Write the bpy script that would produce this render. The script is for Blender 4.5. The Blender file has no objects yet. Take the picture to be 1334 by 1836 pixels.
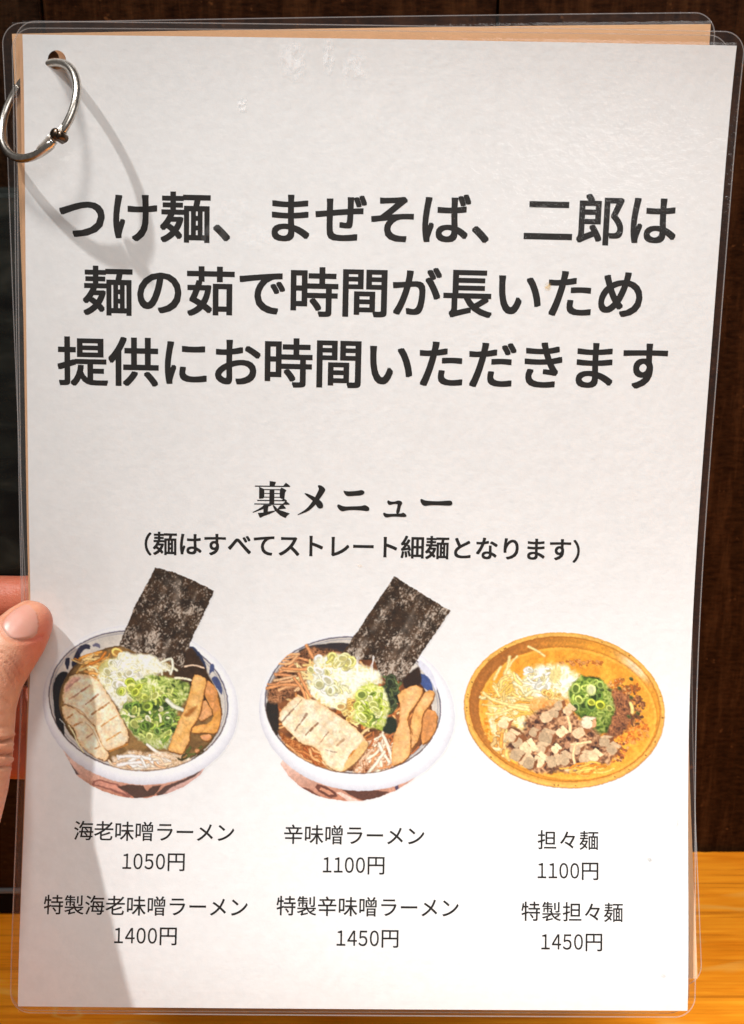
import bpy, bmesh, math, random
import numpy as np
from mathutils import Vector, Matrix
from mathutils.bvhtree import BVHTree

# ================================================================ camera, light, exposure
scene = bpy.context.scene
R = math.radians
PITCH = R(20)
FWD = np.array([0, math.cos(PITCH), -math.sin(PITCH)]); UPV = np.array([0, math.sin(PITCH), math.cos(PITCH)]); RIGHT = np.array([1., 0, 0])
FPX = 2181.29                                  # focal length, in units of 1/1836 of the picture height

def link(o):
    scene.collection.objects.link(o); return o
cam = bpy.data.cameras.new('camera'); co = link(bpy.data.objects.new('camera', cam))
co.location = (0, 0, 0); co.rotation_euler = (R(90)-PITCH, 0, 0)
cam.sensor_fit = 'VERTICAL'; cam.sensor_height = 36; cam.lens = 36*FPX/1836; cam.clip_start = .01; cam.clip_end = 50
cam.dof.use_dof = True; cam.dof.focus_distance = .375; cam.dof.aperture_fstop = 36
scene.camera = co
scene.view_settings.view_transform = 'Standard'; scene.view_settings.look = 'None'; scene.view_settings.gamma = 1
scene.view_settings.exposure = 0.05
scene.cycles.transparent_max_bounces = 48; scene.cycles.max_bounces = 10
w = bpy.data.worlds.new('World'); scene.world = w; w.use_nodes = True
w.node_tree.nodes['Background'].inputs[0].default_value = (1.0, .93, .88, 1); w.node_tree.nodes['Background'].inputs[1].default_value = .13
def lamp(name, kind, loc, target, power, col, size, **k):
    L = bpy.data.lights.new(name, kind); o = link(bpy.data.objects.new(name, L)); o.location = loc
    o.rotation_euler = (Vector(target)-Vector(loc)).to_track_quat('-Z', 'Y').to_euler(); L.energy = power; L.color = col
    if kind == 'AREA': L.shape = 'DISK'; L.size = size
    else: L.shadow_soft_size = size
    for a, b in k.items(): setattr(L, a, b)
    return o
MC = Vector((-.004, .36, -.13))                # middle of the held menu
D1 = Vector((-24, -6.4, 44.8)).normalized(); D2 = Vector((0, -9.5, 29)).normalized()
lamp('pendant_spot', 'SPOT', MC+D1*2.2, (.13, .10, -.20), 640, (1.0, .99, .98), .030, spot_size=R(20), spot_blend=1.)
lamp('ceiling_lamp', 'SPOT', MC+D2*2.6, (.20, .70, -.44), 190, (1.0, .95, .91), .22, spot_size=R(24), spot_blend=1.)
lamp('fill_light', 'AREA', (.45, -.95, .75), (.04, .4, -.2), 7.0, (1.0, .97, .95), .9)  # added soft fill to brighten the sheet; no such lamp in view

# ================================================================ helpers
def cw(p):                                     # camera-frame millimetres -> world metres
    p = np.asarray(p, float)*.001
    return p[..., 0:1]*RIGHT+p[..., 1:2]*UPV-p[..., 2:3]*FWD
def pix(x, y, D):                              # a direction of the picture at depth D millimetres -> camera-frame millimetres
    return np.array([(x-667.)*D/FPX, (918.-y)*D/FPX, -D])
def empty(name, loc, label=None, cat=None, group=None):
    o = link(bpy.data.objects.new(name, None)); o.location = loc; o.empty_display_size = .01
    if label: o['label'] = label
    if cat: o['category'] = cat
    if group: o['group'] = group
    return o
def mesh(name, V, Fc, mat, parent=None, smooth=True, kind=None, label=None, colors=None):
    V = np.asarray(V, float)
    if parent is not None:
        q = parent; off = np.array(parent.location)
        while q.parent: q = q.parent; off = off+np.array(q.location)
        V = V-off
    me = bpy.data.meshes.new(name); me.from_pydata(V.tolist(), [], [tuple(int(i) for i in f) for f in Fc])
    if smooth: me.polygons.foreach_set('use_smooth', [True]*len(me.polygons))
    if colors is not None:
        at = me.color_attributes.new('print', 'FLOAT_COLOR', 'POINT'); at.data.foreach_set('color', np.asarray(colors, 'f').ravel())
    me.materials.append(mat); me.update()
    o = link(bpy.data.objects.new(name, me))
    if parent is not None: o.parent = parent
    if kind: o['kind'] = kind
    if label: o['label'] = label
    return o

# ---------------------------------------------------------------- materials
class N:
    def __init__(s, name):
        s.m = bpy.data.materials.new(name); s.m.use_nodes = True; s.t = s.m.node_tree; s.n = s.t.nodes; s.n.clear()
        s.out = s.n.new('ShaderNodeOutputMaterial')
    def new(s, t, **k):
        q = s.n.new('ShaderNode'+t)
        for a, b in k.items():
            if a.startswith('i_'):
                key = a[2:].replace('_', ' '); q.inputs[key].default_value = b
            else: setattr(q, a, b)
        return q
    def L(s, a, b): s.t.links.new(a, b)
    def coord(s, sc=(1, 1, 1), rot=(0, 0, 0), kind='Object'):
        c = s.new('TexCoord'); m = s.new('Mapping'); m.inputs['Scale'].default_value = sc; m.inputs['Rotation'].default_value = rot
        s.L(c.outputs[kind], m.inputs[0]); return m.outputs[0]
    def noise(s, v, scale, detail=4, rough=.55, dist=0.):
        q = s.new('TexNoise'); q.inputs['Scale'].default_value = scale; q.inputs['Detail'].default_value = detail; q.inputs['Roughness'].default_value = rough; q.inputs['Distortion'].default_value = dist
        s.L(v, q.inputs['Vector']); return q.outputs[0]
    def ramp(s, v, stops):
        q = s.new('ValToRGB'); e = q.color_ramp.elements
        while len(e) < len(stops): e.new(.5)
        for i, (p, c) in enumerate(stops): e[i].position = p; e[i].color = (*c, 1) if len(c) == 3 else c
        s.L(v, q.inputs[0]); return q.outputs[0]
    def mix(s, f, a, b, mode='MIX'):
        q = s.new('Mix', data_type='RGBA', blend_type=mode)
        for k, v in ((0, f), (6, a), (7, b)):
            if hasattr(v, 'links'): s.L(v, q.inputs[k])
            else: q.inputs[k].default_value = v if k == 0 else (*v, 1)
        return q.outputs[2]
    def math(s, op, a, b=0.):
        q = s.new('Math', operation=op)
        for k, v in ((0, a), (1, b)):
            if hasattr(v, 'links'): s.L(v, q.inputs[k])
            else: q.inputs[k].default_value = v
        return q.outputs[0]
    def bump(s, h, st, dist=.001):
        q = s.new('Bump'); q.inputs['Strength'].default_value = st; q.inputs['Distance'].default_value = dist; s.L(h, q.inputs['Height']); return q.outputs[0]
    def pbr(s, col, rough=.5, normal=None, **k):
        q = s.new('BsdfPrincipled')
        if hasattr(col, 'links'): s.L(col, q.inputs['Base Color'])
        else: q.inputs['Base Color'].default_value = (*col, 1)
        if hasattr(rough, 'links'): s.L(rough, q.inputs['Roughness'])
        else: q.inputs['Roughness'].default_value = rough
        if normal is not None: s.L(normal, q.inputs['Normal'])
        for a, b in k.items(): q.inputs[a.replace('_', ' ')].default_value = b
        s.L(q.outputs[0], s.out.inputs[0]); return q

def mat_paper(name, col, mott=.035):
    m = N(name); v = m.coord(); n = m.noise(v, 260, 5, .7); n2 = m.noise(v, 32, 3)
    lo = tuple(c*(1-mott*1.6) for c in col); hi = tuple(min(1, c*(1+mott)) for c in col)
    c = m.ramp(n, [(.3, lo), (.7, hi)]); c = m.mix(.25, c, m.ramp(n2, [(.35, lo), (.65, hi)]))
    m.pbr(c, .62, m.bump(m.noise(v, 420, 4), .22, .0004), Specular_IOR_Level=.25); return m.m
PAPER_ALB = (.80, .80, .80)
M_PAPER = mat_paper('white_paper', PAPER_ALB)
M_PEACH = mat_paper('peach_paper', (.80, .46, .26))
M_PEACH2 = mat_paper('peach_paper_deep', (.84, .50, .27))
m = N('black_ink'); m.pbr((.012, .010, .009), .5, Specular_IOR_Level=.3); M_INK = m.m
m = N('printed_picture'); a = m.new('VertexColor', layer_name='print'); m.pbr(a.outputs[0], .5, Specular_IOR_Level=.2); M_PRINT = m.m

def mat_film(name, milk=.03, tint=(.93, .92, .90)):
    m = N(name); v = m.coord()
    b = m.bump(m.noise(v, 55, 4, .6, .3), .10, .0012)
    b2 = m.new('Bump'); b2.inputs['Strength'].default_value = .3; b2.inputs['Distance'].default_value = .0002
    m.L(m.noise(v, 620, 2), b2.inputs['Height']); m.L(b, b2.inputs['Normal']); b = b2.outputs[0]
    tr = m.new('BsdfTransparent'); tr.inputs[0].default_value = (*tint, 1)
    gl = m.new('BsdfGlossy'); gl.inputs['Roughness'].default_value = .10; gl.inputs[0].default_value = (1, 1, 1, 1); m.L(b, gl.inputs['Normal'])
    df = m.new('BsdfDiffuse'); df.inputs[0].default_value = (.85, .80, .80, 1)
    fr = m.new('Fresnel'); fr.inputs[0].default_value = 1.45; m.L(b, fr.inputs['Normal'])
    m1 = m.new('MixShader'); m1.inputs[0].default_value = milk; m.L(tr.outputs[0], m1.inputs[1]); m.L(df.outputs[0], m1.inputs[2])
    m2 = m.new('MixShader'); m.L(m.math('MINIMUM', fr.outputs[0], .035), m2.inputs[0]); m.L(m1.outputs[0], m2.inputs[1]); m.L(gl.outputs[0], m2.inputs[2])
    m.L(m2.outputs[0], m.out.inputs[0]); return m.m
M_FILM = mat_film('clear_film', .004, (.985, .985, .98)); M_RIM = mat_film('film_cut_edge', .16)
m = N('painted_glare'); a = m.new('VertexColor', layer_name='print'); tr = m.new('BsdfTransparent'); df = m.new('BsdfPrincipled'); df.inputs['Base Color'].default_value = (1, 1, 1, 1); df.inputs['Roughness'].default_value = .5
mx = m.new('MixShader'); m.L(a.outputs[0], mx.inputs[0]); m.L(tr.outputs[0], mx.inputs[1]); m.L(df.outputs[0], mx.inputs[2]); m.L(mx.outputs[0], m.out.inputs[0]); M_GLARE = m.m  # plain white standing in for lamp glare on the film

m = N('counter_wood'); v = m.coord((1, 1, 1)); vs = m.coord((3.2, 60, 60), (0, 0, R(1.2)))
n = m.noise(vs, 3.0, 6, .62, 1.0); fine = m.noise(m.coord((14, 420, 420), (0, 0, R(1.2))), 1.6, 4, .6); n3 = m.noise(m.coord((7, 22, 20), (0, 0, R(-24))), 1.9, 3, .5, .6)
c = m.ramp(n, [(.28, (.50, .150, .010)), (.48, (.72, .245, .018)), (.62, (.86, .33, .032)), (.8, (.92, .42, .060))])
c = m.mix(.55, c, m.ramp(fine, [(.32, (.36, .095, .006)), (.52, (.70, .24, .02)), (.66, (.95, .42, .06))])); c = m.mix(.30, c, m.ramp(n3, [(.35, (.62, .18, .01)), (.62, (.92, .42, .06))])); c = m.mix(1., c, (1.45, 1.30, .60), 'MULTIPLY')
gr = m.noise(m.coord((5, 300, 300), (0, 0, R(1.2))), 1.1, 5, .7, .4); c = m.mix(m.ramp(gr, [(.36, (.55,)*3), (.44, (0,)*3)]), c, (.42, .105, .006)); kn = m.noise(m.coord((9, 30, 30), (0, 0, R(-22))), 1.3, 2, .4, 1.2); c = m.mix(m.ramp(kn, [(.60, (0,)*3), (.66, (.6,)*3), (.70, (0,)*3)]), c, (1.0, .52, .10))
m.pbr(c, .42, m.bump(gr, .25, .0006), Specular_IOR_Level=.25); M_COUNTER = m.m

def mat_dark(name, sc, dark, mid, lite, rot=0., spec=.3):
    m = N(name); v = m.coord(sc, (0, 0, 0)); n = m.noise(v, 3., 6, .7, .3); f = m.noise(m.coord((120, 120, 400)), 1.2, 4, .7); sp = m.noise(m.coord((1, 1, 1)), 160, 3, .6)
    c = m.ramp(n, [(.25, dark), (.5, mid), (.78, lite)]); c = m.mix(.35, c, m.ramp(f, [(.35, dark), (.7, lite)]))
    c = m.mix(m.math('MULTIPLY', m.ramp(sp, [(.66, (0, 0, 0)), (.74, (1, 1, 1))]), .5), c, tuple(min(1, q*2.6) for q in lite))
    m.pbr(c, .6, m.bump(m.mix(.5, n, f), .35, .0006), Specular_IOR_Level=.05); return m.m
M_WALL = mat_dark('stained_wall_wood', (46, 46, 5.5), (.004, .0011, .0004), (.022, .0066, .0020), (.105, .0430, .0150))
M_WALL2 = mat_dark('stained_wall_wood_darker', (46, 46, 5.5), (.005, .0020, .0009), (.020, .0085, .0038), (.085, .0420, .0200))
M_GAP = mat_dark('shadow_gap_wood', (20, 20, 5), (.004, .002, .001), (.006, .003, .002), (.01, .006, .004))
M_BOX = mat_dark('dark_box_wood', (7, 46, 60), (.016, .0050, .0024), (.042, .0140, .0050), (.070, .030, .0105), spec=.2)
m = N('black_rubber'); m.pbr((.003, .003, .004), .5, Specular_IOR_Level=.1); M_BLACK = m.m
m = N('scuffed_black_edge'); m.pbr((.16, .15, .15), .5); M_SCUFF = m.m
m = N('black_screen_painted_sheen'); v = m.coord((28, 28, 70), (0, R(38), 0)); n = m.noise(v, 1.0, 3, .5, .6)
c = m.ramp(n, [(.35, (.004, .0045, .004)), (.55, (.018, .023, .020)), (.75, (.060, .070, .062))]); m.pbr(c, .22, Specular_IOR_Level=.5); M_SCREEN = m.m  # pale reflection streaks painted into the screen's base colour

m = N('nickel_wire'); v = m.coord(); n = m.noise(v, 700, 4, .7)
m.pbr(m.ramp(n, [(.3, (.42, .38, .33)), (.7, (.70, .66, .60))]), m.math('MULTIPLY_ADD', n, .25), m.bump(n, .15, .0002), Metallic=1.0)
m.n['Principled BSDF'].inputs['Roughness'].default_value = .28; M_STEEL = m.m
for l in list(m.t.links):
    if l.to_socket.name == 'Roughness': m.t.links.remove(l)
m.n['Principled BSDF'].inputs['Roughness'].default_value = .27
m = N('worn_bright_metal'); m.pbr((.80, .74, .66), .38, Metallic=.6); M_TONGUE = m.m
m = N('dark_pin'); m.pbr((.10, .07, .05), .3, Metallic=1.0); M_PIN = m.m

m = N('skin'); v = m.coord(); n = m.noise(v, 60, 4, .6); n2 = m.noise(v, 18, 3, .5)
vo = m.new('TexVoronoi', feature='DISTANCE_TO_EDGE'); vo.inputs['Scale'].default_value = 1400; m.L(v, vo.inputs['Vector'])
c = m.ramp(n, [(.3, (.54, .225, .125)), (.55, (.64, .320, .185)), (.75, (.74, .42, .27))]); c = m.mix(.40, c, m.ramp(n2, [(.35, (.62, .200, .140)), (.65, (.68, .37, .225))]))
at = m.new('VertexColor', layer_name='print'); c = m.mix(1., c, at.outputs[0], 'MULTIPLY')
bb = m.bump(m.mix(.5, vo.outputs[0], m.noise(v, 500, 3)), .5, .0006)
m.pbr(c, .42, bb, Subsurface_Weight=.22, Subsurface_Scale=.0025, Specular_IOR_Level=.45); m.n['Principled BSDF'].inputs['Subsurface Radius'].default_value = (1, .35, .2); M_SKIN = m.m
m = N('fingernail'); v = m.coord(); at = m.new('VertexColor', layer_name='print')
m.pbr(at.outputs[0], .36, m.bump(m.noise(m.coord((900, 900, 120)), 1, 2), .06, .0002), Subsurface_Weight=.2, Subsurface_Scale=.002, Specular_IOR_Level=.4); M_NAIL = m.m

# ================================================================ the curved face of the held stack of menus
PA = [0.08179, 0.02685, -0.02038, -2.06943, -7.08641, 381.41942, 0.22022, 0.38924, -0.10519, -0.40928, 2.18129, -2.90867, 2.31566, 0.31644, -0.641]
def rotm(p, y, r):
    cx, sx = math.cos(p), math.sin(p); cy, sy = math.cos(y), math.sin(y); cz, sz = math.cos(r), math.sin(r)
    return np.array([[cz, -sz, 0], [sz, cz, 0], [0, 0, 1]])@np.array([[cy, 0, sy], [0, 1, 0], [-sy, 0, cy]])@np.array([[1, 0, 0], [0, cx, -sx], [0, sx, cx]])
RM = rotm(*PA[:3]); SS = np.linspace(0, 297, 298)
def _prof():
    t = (SS-148.5)/148.5; k = PA[6:10]
    th = k[0]*t+k[1]*(t*t-1/3)+k[2]*t**3+k[3]*(t**4-.2); q = (th[1:]+th[:-1])/2
    y = -np.concatenate([[0], np.cumsum(np.cos(q))]); z = np.concatenate([[0], np.cumsum(np.sin(q))]); return y-y[148], z-z[148]
PY, PZ = _prof()
def _ext(v, s):
    r = np.interp(s, SS, v); r = np.where(s < 0, v[0]+(v[1]-v[0])*s, r); return np.where(s > 297, v[-1]+(v[-1]-v[-2])*(s-297), r)
def surf0(u, s):
    u = np.asarray(u, float); s = np.asarray(s, float); t = np.clip((s-148.5)/148.5, -1.1, 1.1); q = u/105.
    Z = _ext(PZ, s)+PA[11]*q*t+PA[12]*q*t*t+PA[13]*q*q*t+PA[14]*q*q
    Z = Z-2.6*np.exp(-((u+100)/34)**2-((s-185)/27)**2)           # pressed in by the thumb
    return np.stack([u+0*Z, _ext(PY, s)+0*u, Z], -1)@RM.T+np.array([PA[3], PA[4], -PA[5]])
def surf(u, s, d=0.):                          # world position; d = millimetres towards the viewer
    p = surf0(u, s)
    a = surf0(np.asarray(u)+.5, s)-p; b = surf0(u, np.asarray(s)+.5)-p
    n = np.cross(b, a); n = n/np.linalg.norm(n, axis=-1, keepdims=True)
    return cw(p+n*np.asarray(d, float)[..., None] if np.ndim(d) else p+n*d)

# ---------------------------------------------------------------- printed food pictures (numpy painter, flat print on the paper)
class Canvas:
    def __init__(s, x0, y0, x1, y1, k=2):
        s.x0, s.y0, s.k = x0, y0, k
        s.w, s.h = int((x1-x0)*k), int((y1-y0)*k)
        s.c = np.ones((s.h, s.w, 3)); s.a = np.zeros((s.h, s.w)); s.clip = None
        s.rng = np.random.RandomState(int(x0)+7)
        s.lat = s.rng.rand(256, 256)
        s.X = x0+(np.arange(s.w)+.5)/k; s.Y = y0+(np.arange(s.h)+.5)/k
    def box(s, ax, ay, bx, by):
        i0 = max(0, int((ax-s.x0)*s.k)-1); i1 = min(s.w, int((bx-s.x0)*s.k)+2)
        j0 = max(0, int((ay-s.y0)*s.k)-1); j1 = min(s.h, int((by-s.y0)*s.k)+2)
        if i1 <= i0 or j1 <= j0: return None
        X, Y = np.meshgrid(s.X[i0:i1], s.Y[j0:j1]); return (slice(j0, j1), slice(i0, i1)), X, Y
    def noise(s, X, Y, sc, ox=0., oct=3):
        v = 0; amp = 1.; tot = 0
        for o in range(oct):
            x = X/sc+ox*3.17+o*17.3; y = Y/sc+ox*1.71+o*5.9
            xi = np.floor(x).astype(int); yi = np.floor(y).astype(int); fx = x-xi; fy = y-yi
            fx = fx*fx*(3-2*fx); fy = fy*fy*(3-2*fy); L = s.lat
            a = L[yi % 256, xi % 256]; b = L[yi % 256, (xi+1) % 256]; c = L[(yi+1) % 256, xi % 256]; d = L[(yi+1) % 256, (xi+1) % 256]
            v = v+amp*((a*(1-fx)+b*fx)*(1-fy)+(c*(1-fx)+d*fx)*fy); tot += amp; amp *= .55; sc *= .5
        return v/tot
    def put(s, sl, m, col):
        m = np.clip(m, 0, 1); col = np.asarray(col, float)
        if s.clip is not None: m = m*s.clip[sl]
        if col.ndim == 1: col = np.broadcast_to(col, m.shape+(3,))
        s.c[sl] = s.c[sl]*(1-m[..., None])+col*m[..., None]; s.a[sl] = np.maximum(s.a[sl], m)
    def polymask(s, P, X, Y):
        ins = np.zeros(X.shape, bool); n = len(P)
        for i in range(n):
            (x1, y1), (x2, y2) = P[i], P[(i+1) % n]
            if y1 == y2: continue
            ins ^= ((y1 > Y) != (y2 > Y)) & (X < (x2-x1)*(Y-y1)/(y2-y1)+x1)
        return ins
    def pdist(s, P, X, Y, closed=True):
        d = np.full(X.shape, 1e9); n = len(P)
        for i in range(n if closed else n-1):
            (x1, y1), (x2, y2) = P[i], P[(i+1) % n]
            dx, dy = x2-x1, y2-y1; L = dx*dx+dy*dy+1e-9
            t = np.clip(((X-x1)*dx+(Y-y1)*dy)/L, 0, 1)
            d = np.minimum(d, (X-x1-t*dx)**2+(Y-y1-t*dy)**2)
        return np.sqrt(d)
    def poly(s, P, col, soft=.6, rough=0., var=.06, edge=None, ew=2., sc=9., col2=None, rnd=2):
        P = np.asarray(P, float); g = soft+rough+2
        for _ in range(rnd): P = np.stack([P*.8+np.roll(P, -1, 0)*.2, P*.2+np.roll(P, -1, 0)*.8], 1).reshape(-1, 2)   # round the corners
        r = s.box(P[:, 0].min()-g, P[:, 1].min()-g, P[:, 0].max()+g, P[:, 1].max()+g)
        if r is None: return
        sl, X, Y = r; ins = s.polymask(P, X, Y); d = s.pdist(P, X, Y); sd = np.where(ins, d, -d)
        if rough: sd = sd+(s.noise(X, Y, 5., P[0, 0])-.5)*2*rough
        c = np.asarray(col, float)/255.; n = s.noise(X, Y, sc, P[0, 1])-.5
        C = c[None, None]*(1+2*var*n[..., None])
        if col2 is not None:
            t = np.clip(s.noise(X, Y, sc*1.7, P[1, 0])*2.2-.6, 0, 1)[..., None]; C = C*(1-t)+np.asarray(col2)/255.*t*(1+2*var*n[..., None])
        if edge is not None:
            t = np.exp(-np.maximum(sd, 0)/ew)[..., None]*.8; C = C*(1-t)+np.asarray(edge)/255.*t
        s.put(sl, np.clip(sd/soft+.5, 0, 1), C)
    def strand(s, P, w, col, dark=.6, soft=.5, hi=.12, taper=False, a=1.):
        P = np.asarray(P, float)
        if len(P) > 2:                                  # smooth the path
            t = np.linspace(0, len(P)-1, 5*len(P)); Q = []
            for q in t:
                i = min(int(q), len(P)-2); f = q-i
                p0 = P[max(i-1, 0)]; p1 = P[i]; p2 = P[i+1]; p3 = P[min(i+2, len(P)-1)]
                Q.append(.5*((2*p1)+(-p0+p2)*f+(2*p0-5*p1+4*p2-p3)*f*f+(-p0+3*p1-3*p2+p3)*f**3))
            P = np.array(Q)
        r = s.box(P[:, 0].min()-w-1, P[:, 1].min()-w-1, P[:, 0].max()+w+1, P[:, 1].max()+w+1)
        if r is None: return
        sl, X, Y = r; d = s.pdist(P, X, Y, False); q = np.clip(d/(w*.5), 0, 1)
        c = np.asarray(col, float)/255.
        n = s.noise(X, Y, 4., P[0, 0], 2)-.5
        C = c*(1+hi*(1-q*1.5)[..., None]-(1-dark)*.55*(q**2)[..., None]+.16*n[..., None])
        s.put(sl, np.clip((w*.5-d)/soft+.5, 0, 1)*a, np.clip(C, 0, 1))
    def ellm(s, cx, cy, a, b, deg, X, Y):
        t = math.radians(deg); x = (X-cx)*math.cos(t)+(Y-cy)*math.sin(t); y = -(X-cx)*math.sin(t)+(Y-cy)*math.cos(t)
        q = np.sqrt((x/a)**2+(y/b)**2)+1e-9; r = np.sqrt(x*x+y*y)
        return r*(1/q-1)*1., np.arctan2(y/b, x/a), q            # signed distance-like (inside > 0), angle, normalised radius
    def fluff(s, P, cols, sc=5., soft=5., rough=4., ox=0., stretch=1., lift=0., shade=.3):
        """a soft tangled heap: ridged noise through a list of colours"""
        P = np.asarray(P, float); r = s.box(P[:, 0].min()-9, P[:, 1].min()-9, P[:, 0].max()+9, P[:, 1].max()+9)
        if r is None: return
        sl, X, Y = r; ins = s.polymask(P, X, Y); d = s.pdist(P, X, Y); sd = np.where(ins, d, -d)+(s.noise(X, Y, 8., ox+P[0, 0])-.5)*2*rough
        wx = X+4*s.noise(X, Y, 12., ox+1, 2); wy = (Y+4*s.noise(X, Y, 12., ox+2, 2))*stretch
        a = 1-np.abs(s.noise(wx, wy, sc, ox+3, 2)-.5)*3.6; b = s.noise(wx, wy, sc*.55, ox+4, 2); c = s.noise(X, Y, sc*3.2, ox+5, 2)
        t = np.clip(.42*a+.5*b+.75*(c-.5)+.12+lift, 0, .999)*(len(cols)-1); i = t.astype(int); f = (t-i)[..., None]; K = np.array(cols, float)/255.
        C = K[i]*(1-f)+K[np.minimum(i+1, len(cols)-1)]*f
        rgt = np.clip((X-P[:, 0].mean())/np.ptp(P[:, 0])*.6+(Y-P[:, 1].mean())/np.ptp(P[:, 1])*.8, -1, 1)
        C = C*(1-shade*.5*np.clip(rgt, -.4, 1)-.25*shade*np.exp(-np.maximum(sd, 0)/4))[..., None]
        s.put(sl, np.clip(sd/soft+.5, 0, 1), np.clip(C, 0, 1))
    def onion(s, x, y, r, col, inner, ratio=.75, deg=0., wall=.38):
        R = s.box(x-r-1, y-r-1, x+r+1, y+r+1)
        if R is None: return
        sl, X, Y = R; sd, th, q = s.ellm(x, y, r, r*ratio, deg, X, Y)
        c = np.asarray(col, float)/255.; ci = np.asarray(inner, float)/255.
        sh = (1+.18*np.sin(th-2.2))[..., None]
        s.put(sl, np.clip(sd/.6+.5, 0, 1), np.clip(c*sh*(.84+.16*np.clip(sd/1.2, 0, 1))[..., None], 0, 1))
        s.put(sl, np.clip((sd-r*wall*.5)/1.2+.5, 0, 1)*.8, np.clip(c*1.16*sh+.05, 0, 1))
        s.put(sl, np.clip((sd-r*wall)/1.2+.5, 0, 1)*.85, ci*(1-.15*sh))
    def cube(s, x, y, r, deg, col, side, top=None):
        t = math.radians(deg); e = np.array([math.cos(t), math.sin(t)])*r; f = np.array([-math.sin(t)*.8, math.cos(t)*.8])*r
        p = np.array([x, y]); up = np.array([r*.75, -r*.45])
        A, B, C, D = p-e-f, p+e-f, p+e+f, p-e+f
        s.poly([B, B+up, C+up, C], side, .7, .8, .14, sc=4, rnd=0)
        s.poly([A, A+up, B+up, B], top or np.minimum(np.array(col)*1.06, 255), .7, .8, .1, sc=4, rnd=0)
        s.poly([A, B, C, D], col, .7, 1., .10, sc=4, rnd=1)
    def out(s):
        k = s.k; h, w = s.h//k*k, s.w//k*k
        X, Y = np.meshgrid(s.X[:w], s.Y[:h]); jx = (s.noise(X, Y, 8., 21., 2)-.5)*2.6+(s.noise(X, Y, 3., 23., 1)-.5)*1.4; jy = (s.noise(X, Y, 8., 22., 2)-.5)*2.6+(s.noise(X, Y, 3., 24., 1)-.5)*1.4
        jj = np.clip(np.arange(h)[:, None]+jy, 0, h-1).astype(int); ii = np.clip(np.arange(w)[None]+jx, 0, w-1).astype(int)
        c = s.c[jj, ii]; a = s.a[jj, ii]
        def bl(q, r):
            K = np.exp(-(np.arange(-4, 5)/r)**2/2); K /= K.sum()
            for ax in (0, 1): q = sum(K[j+4]*np.roll(q, j, ax) for j in range(-4, 5))
            return q
        c0 = bl(c, 1.1); big = bl(bl(c, 3.), 3.); c = np.clip(c0*1.16-big*.13, 0, 1)
        sat = np.clip((c.max(2)-c.min(2))*5, .15, 1); c = c*(1+sat*(.14*(s.noise(X, Y, 14., 9.)-.5)+.20*(s.noise(X, Y, 3.2, 4., 2)-.5)))[..., None]
        n = (s.rng.rand(h, w)-.5)*.045
        c = np.clip(c+(n*(a > .05))[..., None], 0, 1)
        c = c.reshape(h//k, k, w//k, k, 3).mean((1, 3)); a = a.reshape(h//k, k, w//k, k).mean((1, 3))
        return c, a

def jitter_strands(C, n, cx, cy, rx, ry, L, w, cols, ang=None, spread=60, curl=.25, dark=.6):
    R = C.rng
    for i in range(n):
        t = R.rand()*6.283; q = math.sqrt(R.rand()); x = cx+rx*q*math.cos(t); y = cy+ry*q*math.sin(t)
        a = math.radians((R.rand()*360) if ang is None else ang+(R.rand()-.5)*2*spread); l = L*(.6+.7*R.rand()); k = (R.rand()-.5)*2*curl*l
        P = [(x-math.cos(a)*l/2, y-math.sin(a)*l/2*.8), (x-math.sin(a)*k, y+math.cos(a)*k), (x+math.cos(a)*l/2, y+math.sin(a)*l/2*.8)]
        C.strand(P, w*(.75+.5*R.rand()), np.array(cols[R.randint(len(cols))])*(.92+.14*R.rand()), dark)

def nori(C, P, seed, folds):
    P = np.asarray(P, float); r = C.box(P[:, 0].min()-3, P[:, 1].min()-3, P[:, 0].max()+3, P[:, 1].max()+3); sl, X, Y = r
    ins = C.polymask(P, X, Y); d = C.pdist(P, X, Y); sd = np.where(ins, d, -d)+(C.noise(X, Y, 5, seed)-.5)*2.2
    low = np.clip((Y-P[:, 1].min())/(P[:, 1].max()-P[:, 1].min()), 0, 1)
    U = X*.86+Y*.5; V = (-X*.5+Y*.86)*.62; U = U+5*C.noise(X, Y, 11, seed+8, 2); V = V+5*C.noise(X, Y, 13, seed+6, 2)
    n = C.noise(X, Y, 9., seed, 4); m = C.noise(X, Y, 24., seed+3, 2)
    wv = 1-np.abs(C.noise(U, V, 4.2, seed+5, 3)-.5)*4.6; wv2 = C.noise(U, V, 1.9, seed+2, 3)
    g = np.clip((wv*.26+wv2*.6+n*.3+.42*(m-.5)+.15*low-.675)*4.2, 0, 1)*(.55+.8*wv2)
    for (x1, y1, x2, y2, wd, st) in folds:
        dd = C.pdist([(x1, y1), (x2, y2)], X, Y, False); g = np.clip(g+st*np.exp(-(dd/wd)**2)*(.35+1.1*n), 0, 1)
    dk = np.array([44, 34, 27])/255.; br = np.array([82, 58, 40])/255.; lt = np.array([214, 196, 176])/255.
    t = np.clip(C.noise(X, Y, 12., seed+1)*2-.5, 0, 1)[..., None]
    col = (dk*(1-t*.75)+br*t*.75)*(.8+.4*n[..., None]); col = col*(1-g[..., None]*.85)+lt*g[..., None]*.85
    C.put(sl, np.clip(sd/.7+.5, 0, 1), col)

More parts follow.
